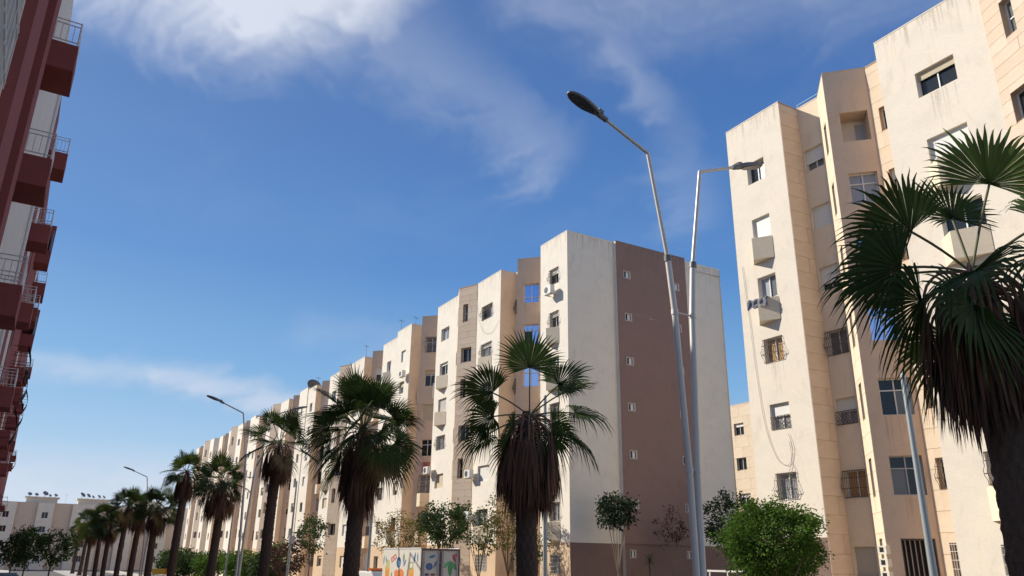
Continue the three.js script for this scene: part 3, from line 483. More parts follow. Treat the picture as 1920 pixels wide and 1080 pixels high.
function palm(o) {
  const R = rng(o.seed), g = thing('fan_palm', o.label, 'palm tree', [o.x, .14 + GY, o.z], 0, o.group), h = o.h - .14 - GY, fine = o.fine ?? 0;
  part(g, 'trunk', trunkGeo(h + .1, o.r ?? .3, (o.r ?? .3) * .85, R, fine), M.palmTrunk);
  const mk = (az, el, lp, rb, dr, dry, rl) => { const f = frondGeo(az, el, lp, rb, dr, R, fine ? 42 : 26, rl), p = part(g, 'frond', f.blade, (dry ? M.frondDry : M.frond)[(R() * (dry ? 1 : 3)) | 0], [0, h, 0]); part(p, 'stalk', f.stalk, M.petiole); };
  if (o.fronds) for (const f of o.fronds) mk(f[0] * D, f[1] * D, f[2], f[3], f[4], false, f[5]);
  const n = o.n ?? 20;
  for (let i = 0; i < n; i++) { const t = (i + .5) / n, el = ((o.el0 ?? 80) - ((o.el0 ?? 80) - (o.el1 ?? -34)) * Math.pow(t, .9) + (R() - .5) * 16) * D, az = i * 2.39996 + R() * .5; mk(az, el, (o.lp ?? 1.0) * (.85 + R() * .3), (o.rb ?? 1.05) * (.88 + R() * .24), .05 + t * .32 + R() * .2, t > .95); }
  const s = skirtGeo(R, o.skirt ?? { n: 40 });
  const dead = part(g, 'dead_leaf_skirt', s.leaves, M.deadLeaf[o.seed % 2], [0, h - .02, 0]); if (s.stalks) part(dead, 'dead_stalks', s.stalks, M.deadPetiole);
  return g;
}
const PG = 'fan palms along the median';
// near palm: hand placed fronds first [azimuth, elevation, stalk, blade, droop]
palm({ seed: 3, x: 10.3, z: -5.4, h: 5.95, r: .25, fine: 1, lp: 1.0, rb: 1.1, n: 4, el0: -15, el1: -55, label: 'large dark fan palm standing in front of the cream block, nearly black skirt', skirt: { n: 100, rad: .74, len: 1.4, drop: .8 },
  fronds: [[208, 44, 1.05, 1.12, .35, .9], [300, 78, 1.0, .85, .15, .1], [20, 70, 1.65, 1.3, .22, 1.1], [208, 12, 1.0, 1.15, .4, .95], [200, -20, .9, 1.05, .5, 1.0], [35, 14, 1.3, 1.15, .6], [60, 38, 1.2, 1.1, .5], [150, -8, .9, 1.1, .6], [255, 20, 1.1, 1.1, .5], [100, 5, 1.1, 1.1, .6]] });
palm({ seed: 8, x: 9.84, z: -16.1, h: 5.5, r: .26, fine: 1, lp: .7, rb: .8, n: 5, el0: 0, el1: -55, label: 'fan palm with few green fronds and a long shaggy brown skirt', skirt: { n: 95, rad: .76, len: 1.55, drop: .95 },
  fronds: [[300, 87, 1.3, 1.2, .15], [206, 38, 1.15, 1.15, .3, .8], [36, 52, 1.15, 1.05, .25, .9], [20, 42, 1.2, .9, .3, .4], [28, 14, 1.15, 1.0, .55, .5], [200, 6, .9, 1.0, .6, .7], [222, -14, 1.1, .9, .7], [40, -20, 1.0, .95, .7]] });
palm({ seed: 13, x: 9.45, z: -26.9, h: 6.5, r: .29, fine: 1, lp: 1.3, rb: 1.15, n: 38, el0: 86, el1: -48, label: 'dense bushy fan palm with the fullest round crown', skirt: { n: 90, rad: .8, len: 1.45, drop: 1.7 } });
palm({ seed: 21, x: 9.1, z: -37.4, h: 7.2, r: .25, fine: 1, lp: 1.15, rb: 1.05, n: 12, label: 'slim tall fan palm with a sparse crown beside the double lamp post', skirt: { n: 60, rad: .7, len: 1.3, drop: .65 } });
palm({ seed: 34, x: 8.82, z: -48.9, h: 6.2, r: .25, lp: .95, rb: 1.0, n: 20, label: 'fan palm with a wide bell shaped skirt, beyond the sparse tall palm', skirt: { n: 60, rad: .95, len: 1.45, drop: .85 } });
palm({ seed: 55, x: 8.4, z: -60.3, h: 7.7, r: .28, lp: .9, rb: 1.0, n: 19, label: 'tall slender fan palm rising above its distant neighbours', skirt: { n: 45, rad: .75, len: 1.4, drop: .9 } });
palm({ seed: 89, x: 8.1, z: -70.4, h: 5.7, r: .28, lp: 1.1, rb: 1.1, n: 20, label: 'lower fan palm directly under the farther small lamp head', skirt: { n: 45, rad: .8, len: 1.5, drop: .8 } });
[[-81.4, 6.1], [-91.2, 6.9], [-103.6, 5.3], [-112.8, 6.5], [-125.2, 5.2], [-134, 6.6], [-147, 5.3]].forEach(([z, h], i) => palm({ seed: 100 + i * 7, x: SX(10.32, z), z, h, r: .26, lp: .9 + (i % 3) * .12, rb: 1.0 + (i % 2) * .2, n: 15 + (i * 5) % 11, label: 'small distant fan palm in the crowded far end of the row', group: PG, skirt: { n: 34, rad: .8, len: 1.5, drop: .9 } }));

function limbs(R, h, spread, n, r) { const l = [bar([0, 0, 0], [.04, h * .45, .03], r, r * .75, 7)]; for (let i = 0; i < n; i++) { const a = i * 2.4 + R(), q = spread * (.35 + R() * .5); l.push(tube([[.04, h * .40, .03], [Math.cos(a) * q * .45, h * .66, Math.sin(a) * q * .45], [Math.cos(a) * q, h * (.86 + R() * .14), Math.sin(a) * q]], r * .38, 5, 7)); } return merge(l); }
function crownGeo(R, o) {
  const pos = [], col = [], cl = [], [rx, ry, rz] = o.rad, sd = R() * 90;
  for (let i = 0; i < o.clumps; i++) { const u = R() * 2 - 1, a = R() * 6.283, k = Math.cbrt(.25 + R() * .75) * (o.shell ?? 1), q = Math.sqrt(1 - u * u); const lump = 1 + (o.lump ?? .16) * 2 * PN.noise(Math.cos(a) * q * 1.9 + sd, u * 1.9, Math.sin(a) * q * 1.9), j = (.88 + R() * .22 + (R() < .05 ? .14 : 0)) * lump, ct = .7 + R() * .6; cl.push([Math.cos(a) * q * rx * k * j, u * ry * k * j, Math.sin(a) * q * rz * k * j, (.13 + R() * .14) * o.clumpSize, ct]); }
  for (let i = 0; i < o.leaves; i++) {
    const c = cl[(R() * cl.length) | 0], g = () => (R() + R() + R() - 1.5) * .9, x = c[0] + g() * c[3], y = c[1] + g() * c[3], z = c[2] + g() * c[3], s = o.leaf * (.6 + R() * .8);
    const d = V(x / rx + (R() - .5) * 1.6, y / ry * .6 + (R() - .5) * 1.4 - (o.hang ?? .1), z / rz + (R() - .5) * 1.6).normalize(), e = V(R() - .5, R() - .5, R() - .5).cross(d).normalize().multiplyScalar(s * (o.wide ?? .28));
    const p = V(x, y, z), m = p.clone().addScaledVector(d, s * .5), t = p.clone().addScaledVector(d, s); t.y -= s * .12;
    const lt = c[4] * (.75 + R() * .5), yel = R() < .12 ? 1.5 : 1; for (const v of [p, m.clone().add(e), t, p, t, m.clone().sub(e)]) { pos.push(v.x, v.y, v.z); col.push(lt * yel, lt * (.9 + yel * .1), lt); }
  }
  return rawGeo(pos, null, col);
}
function tree(name, label, cat, o) {
  const R = rng(o.seed), g = thing(name, label, cat, [o.x, GY, o.z], 0, o.group);
  part(g, 'trunk', limbs(R, o.h - GY, Math.max(o.rad[0], o.rad[2]), o.limbs ?? 6, o.r ?? .06), o.bark ?? M.bark);
  part(g, 'crown', crownGeo(R, o), o.mat, [0, o.cy - GY, 0]);
  return g;
}
M.bark = lin(.12, .085, .06, .95); M.paleBark = lin(.24, .19, .15, .9);
const green = leafMat(.085, .17, .022, .35), darkGreen = leafMat(.03, .055, .025, .2), olive = leafMat(.17, .15, .045, .3), grn2 = leafMat(.055, .095, .03, .25), reddish = leafMat(.10, .06, .045, .2);
tree('round_tree', 'clipped round bright green tree in front of the cream block', 'tree', { seed: 61, x: 20, z: -18.1, h: 2.6, cy: 2.85, rad: [1.4, 1.18, 1.4], clumps: 400, clumpSize: 1.4, lump: .11, leaves: 34000, leaf: .08, wide: .3, r: .11, limbs: 9, mat: green });
tree('small_tree', 'small dark tree on thin pale stems before the brown end wall', 'tree', { seed: 62, x: 27.15, z: -35.3, h: 4.9, cy: 4.75, rad: [1.1, .75, .8], clumps: 55, clumpSize: 1.7, leaves: 2300, leaf: .17, wide: .3, r: .06, limbs: 7, mat: darkGreen, bark: M.paleBark });
tree('small_tree', 'thin reddish sparse shrub against the brown end wall, behind the lamp post', 'shrub', { seed: 63, x: 31.6, z: -35.9, h: 4.3, cy: 4.2, rad: [1.0, .9, .7], clumps: 30, clumpSize: 1.6, leaves: 750, leaf: .13, wide: .25, r: .04, limbs: 8, mat: reddish, bark: M.paleBark });
tree('small_tree', 'dark purplish shrub showing above the round green tree', 'shrub', { seed: 64, x: 33.6, z: -33.3, h: 4.6, cy: 4.35, rad: [1.6, 1.5, 1.3], clumps: 110, clumpSize: 1.6, leaves: 4200, leaf: .16, wide: .25, r: .07, limbs: 9, mat: darkGreen });
tree('street_tree', 'leafy green tree directly behind the painted box truck', 'tree', { seed: 65, x: 22.5, z: -47.2, h: 4.6, cy: 4.3, rad: [1.35, 1.3, 1.5], clumps: 110, clumpSize: 1.9, leaves: 5000, leaf: .15, wide: .33, r: .08, limbs: 8, mat: grn2 });
tree('street_tree', 'yellowish olive shrub tree left of the tree behind the truck', 'tree', { seed: 66, x: 22.9, z: -55.2, h: 4.3, cy: 3.9, rad: [1.5, 1.5, 2.4], clumps: 110, clumpSize: 1.8, leaves: 3800, leaf: .13, wide: .28, r: .06, limbs: 9, mat: olive });
tree('street_tree', 'thin yellowish tree half hidden by the shaggy palm skirt', 'tree', { seed: 67, x: 23.4, z: -40.6, h: 4.6, cy: 4.3, rad: [1.2, 1.5, 1.5], clumps: 80, clumpSize: 1.7, leaves: 2600, leaf: .13, wide: .28, r: .06, limbs: 9, mat: olive });
tree('street_tree', 'sparse small leaved tree between the truck and the shaggy palm', 'tree', { seed: 68, x: 22.6, z: -42.6, h: 4.0, cy: 3.7, rad: [1.0, 1.3, 1.2], clumps: 45, clumpSize: 1.8, leaves: 1100, leaf: .14, wide: .3, r: .05, limbs: 7, mat: grn2 });
tree('street_tree', 'slim street tree whose shadow falls on the corner bay beside the shaggy palm', 'tree', { seed: 69, x: 22.9, z: -37.2, h: 3.4, cy: 3.0, rad: [.9, 1.1, 1.2], clumps: 36, clumpSize: 1.8, leaves: 800, leaf: .13, wide: .3, r: .05, limbs: 7, mat: grn2 });
tree('street_tree', 'drooping olive green street tree left of the dense bushy palm', 'tree', { seed: 70, x: 22.5, z: -76.2, h: 5.0, cy: 4.3, rad: [1.2, 1.5, 1.7], clumps: 60, clumpSize: 2.2, leaves: 2000, leaf: .2, wide: .28, r: .06, limbs: 7, hang: .5, mat: grn2 });
tree('street_tree', 'small bright sapling left of the drooping olive street tree', 'tree', { seed: 71, x: 21.5, z: -83, h: 2.9, cy: 2.6, rad: [.9, 1.1, 1.1], clumps: 40, clumpSize: 2, leaves: 900, leaf: .18, wide: .3, r: .05, limbs: 6, mat: green });
[[17.2, -92, 2.0, 2.2], [15.6, -96, 1.9, 2.3], [17.5, -80, 2.1, 1.7], [15.2, -105, 2.2, 2.4], [16.4, -113, 2.3, 2.4], [17.4, -71, 1.9, 1.4]].forEach(([x, z, h, r], i) => tree('hedge_bush', 'low rounded green bush in the hedge beside the far palms', 'bush', { seed: 80 + i, x, z, h: h * .7, cy: h * .62, rad: [r, h * .55, r * 1.3], clumps: 120, clumpSize: 2.4, leaves: 3000, leaf: .24, wide: .35, r: .06, mat: [green, grn2][i % 2], group: 'hedge bushes by the far palms' }));
tree('street_tree', 'dark reddish brown shrub beside the double lamp post with the farther lamp', 'shrub', { seed: 90, x: 17.6, z: -66, h: 2.6, cy: 2.1, rad: [1.2, 1.3, 1.4], clumps: 80, clumpSize: 2.2, leaves: 1800, leaf: .2, wide: .3, r: .06, mat: reddish });
tree('street_tree', 'pointed green tree before the low far building', 'tree', { seed: 91, x: -.6, z: -118, h: 4.0, cy: 2.9, rad: [1.4, 1.9, 1.4], clumps: 60, clumpSize: 3, leaves: 1800, leaf: .28, wide: .35, r: .09, mat: leafMat(.07, .13, .03, .3) });
tree('street_tree', 'broad green tree before the low far building, right of the pointed one', 'tree', { seed: 92, x: 2.2, z: -120, h: 4.2, cy: 2.8, rad: [2.2, 1.9, 1.8], clumps: 80, clumpSize: 3, leaves: 2400, leaf: .28, wide: .35, r: .1, mat: leafMat(.07, .13, .03, .3) });
tree('street_tree', 'green tree at the foot of the red building', 'tree', { seed: 93, x: -1.8, z: -104, h: 3.7, cy: 2.6, rad: [1.1, 1.6, 1.4], clumps: 50, clumpSize: 3, leaves: 1600, leaf: .26, wide: .35, r: .09, mat: grn2 });
{ // small spiky plant before the end wall
  const R = rng(44), g = thing('yucca', 'small spiky yucca against the brown plinth', 'plant', [29.6, GY, -35.6]), l = [];
  part(g, 'stem', bar([0, 0, 0], [.03, 3.2, 0], .05, .04, 7), M.bark);
  for (let i = 0; i < 34; i++) { const a = i * 2.4, e = 1.1 - i / 34 * 1.7, L = .65 + R() * .2, d = V(Math.cos(a) * Math.cos(e), Math.sin(e), Math.sin(a) * Math.cos(e)), sd = V(-Math.sin(a), 0, Math.cos(a)).multiplyScalar(.028), p = V(.03, 3.2, 0), m = p.clone().addScaledVector(d, L * .5), t = p.clone().addScaledVector(d, L); t.y -= .12; const pos = []; for (const v of [p.clone().sub(sd), p.clone().add(sd), m.clone().add(sd), p.clone().sub(sd), m.clone().add(sd), m.clone().sub(sd), m.clone().sub(sd), m.clone().add(sd), t]) pos.push(v.x, v.y, v.z); l.push(rawGeo(pos)); }
  part(g, 'leaves', merge(l), M.petiole);
}

// ───────────────────────── street lamps and poles ─────────────────────────
function doubleLamp(z, label, dh = 0) {
  const g = thing('street_lamp', label, 'street lamp', [SX(10.32, z), .14 + GY, z], ST, 'double street lamps on the median');
  part(g, 'base', merge([box(-.22, 0, -.15, .22, .03, .15), bar([-.07, .03, 0], [-.07, .35, 0], .085, .075, 12), bar([.07, .03, 0], [.07, .35, 0], .085, .075, 12)]), M.galv);
  for (const s of [-1, 1]) {
    const P = (x, y) => [s * x, y - (y > 2 ? dh : 0) - .14 - GY, 0];
    part(g, 'pole', merge([bar(P(.07, .17 + GY), P(.075, 2.2), .066, .065, 12), bar(P(.075, 2.2), P(.095, 3.72), .065, .064, 12), bar(P(.095, 3.72), P(.23, 6.7), .064, .062, 12), bar(P(.23, 6.7), P(.335, 7.8), .062, .06, 12)]), M.galv);
    part(g, 'collar', bar(P(.328, 7.72), P(.34, 7.84), .074, .07, 14), M.lampHead);
    part(g, 'upper_pole', merge([bar(P(.335, 7.8), P(.72, 9.97), .042, .038, 10), new THREE.SphereGeometry(.04, 10, 8).translate(...P(.72, 9.97))]), M.galv);
    part(g, 'arm', bar(P(.72, 9.97), P(1.86, 10.42), .036, .033, 10), M.galv);
    const a = Math.atan2(.45, 1.14), h = group(g, 'lamp_head', P(1.82, 10.40)); h.rotation.z = s > 0 ? a * .8 : 0; h.rotation.y = s > 0 ? 0 : Math.PI; if (s < 0) { h.rotation.set(0, Math.PI, a * .8); }
    // flattened teardrop housing
    const sh = new THREE.SphereGeometry(.5, 20, 12); sh.scale(.86, .17, .34); const p = sh.attributes.position; for (let i = 0; i < p.count; i++) { const x = p.getX(i), t = (x + .43) / .86; p.setZ(i, p.getZ(i) * (.62 + .5 * t)); p.setY(i, p.getY(i) < 0 ? Math.max(p.getY(i), -.03) : p.getY(i) * (1.15 - .35 * t)); } sh.translate(.5, .02, 0); sh.computeVertexNormals();
    part(h, 'housing', sh, M.lampHead); const gl = new THREE.CylinderGeometry(.5, .5, .012, 24); gl.scale(.62, 1, .26); gl.translate(.56, -.017, 0); part(h, 'lens', gl, M.lampGlass);
    part(h, 'neck', merge([bar([-.06, 0, 0], [.16, .01, 0], .055, .06, 10), box(.08, .03, -.07, .2, .1, .07)]), M.lampHead);
  }
  for (const [y, x] of [[6.7 - dh, .23], [3.75 - dh, .095]]) part(g, 'brace', merge([bar([-x, y + .86, 0], [x, y + .86, 0], .02, .02, 8), bar([-x, y + .81, 0], [-x, y + .91, 0], .072, .072, 12), bar([x, y + .81, 0], [x, y + .91, 0], .072, .072, 12)]), M.galv);
}
doubleLamp(-10.7, 'tall double street lamp with two leaning poles before the brown end wall');
doubleLamp(-42.7, 'double street lamp between the bell skirted palm and the sparse tall palm', .65);
doubleLamp(-75.1, 'smallest double street lamp, rising out of the far palm crowns', 1.5);
[[-11.35, 6.6, 'thin grey pole standing before the barred gate of the cream block'], [-26.9, 8.6, 'thin pole right behind the shaggy palm trunk'], [-44.8, 7.5, 'thin pole right of the dense bushy palm trunk'], [-60, 7.5, 'thin pole with a small junction box left of the drooping street tree'], [-79, 7, 'thin pole between the slim tall palm and the hedge']].forEach(([z, h, label]) => {
  const g = thing('utility_pole', label, 'pole', [SX(18, z), .13 + GY, z]); part(g, 'shaft', bar([0, 0, 0], [0, h - .13 - GY, 0], .1, .06, 12), M.poleGrey); part(g, 'cap', new THREE.SphereGeometry(.064, 10, 6).translate(0, h - .13 - GY, 0), M.poleGrey); part(g, 'base_plate', box(-.16, 0, -.16, .16, .02, .16), M.poleGrey);
  if (z === -60) part(g, 'junction_box', box(-.2, 4.0, .08, .2, 4.5, .3), M.frameGrey);
});

// ───────────────────────── box truck, cars ─────────────────────────
{
  const cv = document.createElement('canvas'); cv.width = 1024; cv.height = 512; const x = cv.getContext('2d');
  x.fillStyle = '#dcd6cb'; x.fillRect(0, 0, 1024, 512); x.scale(1, .66);
  const leaf = (cx, cy, L, w, a, c) => { x.save(); x.translate(cx, cy); x.rotate(a); x.fillStyle = c; x.beginPath(); x.moveTo(0, 0); x.quadraticCurveTo(w, L * .5, 0, L); x.quadraticCurveTo(-w, L * .5, 0, 0); x.fill(); x.strokeStyle = 'rgba(255,255,255,.35)'; x.lineWidth = 2; x.beginPath(); x.moveTo(0, 4); x.lineTo(0, L - 6); x.stroke(); x.restore(); };
  const cup = (cx, top, w, c1, c2) => { x.fillStyle = c1; x.beginPath(); x.moveTo(cx - w / 2, top + 70); x.quadraticCurveTo(cx - w * .5, top, cx - w * .1, top + 30); x.lineTo(cx + w * .05, top); x.quadraticCurveTo(cx + w * .55, top + 10, cx + w / 2, top + 90); x.lineTo(cx + w * .42, 776); x.lineTo(cx - w * .42, 776); x.fill(); x.strokeStyle = c2; x.lineWidth = 7; for (let i = 0; i < 4; i++) { x.beginPath(); x.moveTo(cx - w * .3 + i * w * .2, top + 90); x.quadraticCurveTo(cx - w * .2 + i * w * .17, top + 190, cx - w * .26 + i * w * .19, 776); x.stroke(); } };
  cup(140, 190, 130, '#e0a24c', '#c9772f'); cup(480, 250, 270, '#df8a52', '#c8562f'); cup(800, 210, 150, '#e2a45a', '#c07838');
  x.fillStyle = '#b9c07a'; x.beginPath(); x.ellipse(150, 195, 50, 70, .2, 0, 7); x.fill(); x.fillStyle = '#9aa36a'; x.beginPath(); x.ellipse(790, 210, 62, 58, -.3, 0, 7); x.fill(); x.fillStyle = '#d9dccf'; x.beginPath(); x.ellipse(795, 205, 40, 34, -.3, 0, 7); x.fill();
  x.fillStyle = '#3d5a86'; x.beginPath(); x.ellipse(455, 165, 62, 76, 0, 0, 7); x.fill(); x.fillStyle = '#6fa6c4'; x.beginPath(); x.ellipse(470, 185, 34, 40, .4, 0, 7); x.fill(); x.fillStyle = '#a8cbd8'; x.beginPath(); x.ellipse(445, 150, 14, 10, .4, 0, 7); x.fill();
  x.save(); x.translate(310, 110); x.rotate(-.45); x.strokeStyle = '#b8323c'; x.lineWidth = 16; x.strokeRect(-70, -28, 140, 56); x.fillStyle = '#c9505a'; x.fillRect(-40, -8, 80, 16); x.restore();
  leaf(30, 60, 160, 40, .1, '#7f9cae'); leaf(70, 80, 120, 30, -.4, '#5e7f92'); leaf(590, 30, 150, 46, 0, '#5b8a68'); leaf(660, 120, 130, 44, .6, '#6a7fb0'); leaf(900, 20, 170, 44, .25, '#4a6c94'); leaf(950, 20, 150, 34, -.1, '#5c86a8'); leaf(280, 300, 90, 30, .3, '#5d8268');
  const side = new THREE.CanvasTexture(cv); side.colorSpace = THREE.SRGBColorSpace;
  const c2 = document.createElement('canvas'); c2.width = 512; c2.height = 512; const y = c2.getContext('2d'); y.fillStyle = '#cfc9c0'; y.fillRect(0, 0, 512, 512); y.scale(1, .7);
  const leaf2 = (cx, cy, L, w, a, c) => { y.save(); y.translate(cx, cy); y.rotate(a); y.fillStyle = c; y.beginPath(); y.moveTo(0, 0); y.quadraticCurveTo(w, L * .5, 0, L); y.quadraticCurveTo(-w, L * .5, 0, 0); y.fill(); y.restore(); };
  leaf2(200, 60, 110, 40, 1.3, '#4f7fa5'); leaf2(225, 120, 120, 30, .5, '#5d7fae'); y.fillStyle = '#4a6fa6'; y.beginPath(); y.ellipse(110, 200, 46, 40, 0, 0, 7); y.fill(); y.strokeStyle = '#31466e'; y.lineWidth = 8; y.beginPath(); y.ellipse(110, 200, 46, 40, 0, 0, 7); y.stroke(); y.fillStyle = '#5c4a86'; y.beginPath(); y.ellipse(80, 300, 32, 17, 0, 0, 7); y.fill(); y.fillStyle = '#8a5a3a'; y.beginPath(); y.ellipse(165, 300, 36, 17, 0, 0, 7); y.fill();
  leaf2(390, 120, 210, 70, 0, '#4f9a62'); leaf2(390, 130, 150, 60, -.7, '#5ca86c'); leaf2(380, 130, 130, 50, .8, '#6cb47c'); leaf2(420, 40, 120, 40, -.4, '#b8404a'); leaf2(430, 40, 90, 40, -1.2, '#d0707a');
  const rear = new THREE.CanvasTexture(c2); rear.colorSpace = THREE.SRGBColorSpace;
  const g = thing('box_truck', 'small box truck with colourful fruit and leaf prints on white sides', 'truck', [16.08, GY, -34], 0), steel = lin(.16, .10, .085, .6), paint = lin(.72, .71, .68, .4), tyre = lin(.02, .02, .02, .9), w = .97, L = 4.6;
  part(g, 'cargo_box', box(-w, .95, -L, w, 3.62, 0), paint);
  const sp = new THREE.PlaneGeometry(L - .1, 2.5); part(g, 'side_print', sp, new THREE.MeshStandardMaterial({ map: side, roughness: .45 }), [-w - .004, 2.28, -L / 2], -Math.PI / 2);
  for (const s of [0, 1]) { const d = new THREE.PlaneGeometry(w - .09, 2.5), uv = d.attributes.uv; for (let i = 0; i < 4; i++) uv.setX(i, uv.getX(i) * .5 + s * .5); part(g, 'rear_door', d, new THREE.MeshStandardMaterial({ map: rear, roughness: .5 }), [(s - .5) * w, 2.28, .006]); }
  part(g, 'door_frame', merge([box(-w, 3.53, .002, w, 3.62, .05), box(-w, .95, .002, w, 1.03, .05), box(-w, 1.03, .002, -w + .05, 3.53, .05), box(w - .05, 1.03, .002, w, 3.53, .05), box(-.045, 1.03, .008, -.012, 3.53, .05), box(.012, 1.03, .008, .045, 3.53, .05)]), steel);
  for (const q of [-.12, .12, -w + .14, w - .14]) part(g, 'hinge', merge([box(q - .015, 1.05, .05, q + .015, 3.5, .07), box(q - .09, 2.2, .045, q + .09, 2.26, .075), box(q - .09, 2.98, .045, q + .09, 3.03, .075)]), M.frameGrey);
  part(g, 'roof_trim', merge([box(-w - .02, 3.6, -L, -w + .03, 3.65, 0), box(w - .03, 3.6, -L, w + .02, 3.65, 0)]), M.frame);
  const cab = new THREE.Shape([[0, .45], [0, 1.95], [-.35, 2.1], [-1.1, 2.05], [-1.6, 1.35], [-1.75, 1.2], [-1.75, .45]].map((p) => new THREE.Vector2(...p))), cg = new THREE.ExtrudeGeometry(cab, { depth: 1.7, bevelEnabled: true, bevelSize: .05, bevelThickness: .05, bevelSegments: 2 }); cg.rotateY(-Math.PI / 2); cg.translate(.85, 0, -L - .12); part(g, 'cab', cg.rotateY(0), paint);
  part(g, 'chassis', box(-.45, .5, -L - 1.4, .45, .94, -.05), steel); part(g, 'bumper', box(-.9, .42, -.05, .9, .55, .05), steel);
  for (const [sx, z] of [[-1, -1.1], [1, -1.1], [-1, -L - .9], [1, -L - .9]]) { const wg = group(g, 'wheel', [sx * .78, .36, z]); part(wg, 'tyre', new THREE.CylinderGeometry(.36, .36, .24, 24).rotateZ(Math.PI / 2), tyre); part(wg, 'rim', new THREE.CylinderGeometry(.19, .19, .25, 16).rotateZ(Math.PI / 2), M.frameGrey); }
  for (const s of [-1, 1]) part(g, 'tail_light', cbox(.14, .1, .04), lin(.4, .02, .02, .3), [s * .78, .62, .03]);
}
function car(label, x, z, turn, r, gg, b, opt = {}) {
  const g = thing(opt.name ?? 'parked_car', label, 'car', [x, GY, z], turn, opt.group), paint = new THREE.MeshPhysicalMaterial({ color: new THREE.Color().setRGB(r, gg, b), roughness: .5, metalness: 0 }), tyre = lin(.02, .02, .02, .9), W = 1.62;
  const prof = (pts, w, bev) => { const s = new THREE.Shape(); s.moveTo(...pts[0]); s.splineThru(pts.slice(1).map((p) => new THREE.Vector2(...p))); s.closePath(); const e = new THREE.ExtrudeGeometry(s, { depth: w, bevelEnabled: true, bevelSize: bev, bevelThickness: bev, bevelSegments: 3, curveSegments: 24 }); e.translate(0, 0, -w / 2); e.rotateY(Math.PI / 2); return e; };
  part(g, 'body', prof([[-2.0, .32], [-2.04, .62], [-1.95, .82], [-1.1, .93], [.2, .97], [1.55, .94], [2.0, .82], [2.06, .5], [1.98, .3]], W - .12, .06), paint);
  part(g, 'windows', prof([[-1.12, .93], [-.5, 1.32], [.1, 1.40], [.9, 1.36], [1.55, .96]], W - .30, .05), M.glass);
  part(g, 'roof', prof([[-.52, 1.35], [.1, 1.425], [.85, 1.385], [.9, 1.40], [.1, 1.465], [-.5, 1.39]], W - .34, .05), paint);
  for (const [sx, zz] of [[-1, -1.25], [1, -1.25], [-1, 1.3], [1, 1.3]]) { const wg = group(g, 'wheel', [sx * .72, .31, zz]); part(wg, 'tyre', new THREE.CylinderGeometry(.31, .31, .2, 20).rotateZ(Math.PI / 2), tyre); part(wg, 'rim', new THREE.CylinderGeometry(.19, .19, .21, 14).rotateZ(Math.PI / 2), M.frameGrey); }
  for (const s of [-1, 1]) { part(g, 'headlight', new THREE.SphereGeometry(.1, 10, 8).scale(1.3, .7, .6), M.frame, [s * .58, .72, 2.02]); part(g, 'tail_light', cbox(.2, .12, .05), lin(.35, .02, .02, .3), [s * .6, .75, -2.06]); }
  if (opt.bar) { const lb = part(g, 'light_bar', box(-.55, 1.5, -.12, .55, 1.62, .12), lin(.75, .16, .02, .3)); part(lb, 'bracket', box(-.4, 1.43, -.05, .4, 1.5, .05), M.frameDark); }
  return g;
}
car('dark blue parked car at the kerb of the red building', -1.1, -70, ST, .02, .03, .06); car('black parked car behind the dark blue one at the red building', -1.35, -77, ST, .02, .02, .02); car('grey parked car, the last in line at the red building', -1.55, -84, ST, .10, .10, .11);
{ // van with an orange roof bar beside the truck
  const g = thing('van', 'white van with an orange roof bar beside the box truck', 'van', [17.3, GY, -46], ST), paint = lin(.72, .71, .68, .4), tyre = lin(.02, .02, .02, .9);
  const s = new THREE.Shape([[-2.4, .4], [-2.45, 1.0], [-2.4, 2.2], [-2.2, 2.38], [.8, 2.38], [1.35, 1.95], [1.75, 1.3], [2.4, 1.1], [2.5, .8], [2.45, .4]].map((p) => new THREE.Vector2(...p))), e = new THREE.ExtrudeGeometry(s, { depth: 1.7, bevelEnabled: true, bevelSize: .06, bevelThickness: .06, bevelSegments: 3 }); e.translate(0, 0, -.85); e.rotateY(Math.PI / 2);
  part(g, 'body', e, paint); for (const q of [-1, 1]) part(g, 'rear_window', box(q * .42 - .34, 1.45, 2.5, q * .42 + .34, 2.1, 2.53), M.glass); part(g, 'windscreen', box(-.75, 1.4, -1.75, .75, 1.42, -1.4), M.glass); for (const q of [-1, 1]) part(g, 'side_window', box(q * .92 - .01, 1.4, -1.2, q * .92 + .01, 2.0, -.4), M.glass);
  const lb = part(g, 'light_bar', box(-.7, 2.5, 1.2, .7, 2.62, 1.4), lin(.75, .16, .02, .3)); part(lb, 'bracket', box(-.5, 2.42, 1.25, .5, 2.5, 1.35), M.frameDark);
  for (const [sx, z] of [[-1, -1.5], [1, -1.5], [-1, 1.5], [1, 1.5]]) { const wg = group(g, 'wheel', [sx * .8, .34, z]); part(wg, 'tyre', new THREE.CylinderGeometry(.34, .34, .22, 20).rotateZ(Math.PI / 2), tyre); part(wg, 'rim', new THREE.CylinderGeometry(.2, .2, .23, 14).rotateZ(Math.PI / 2), M.frameGrey); }
}

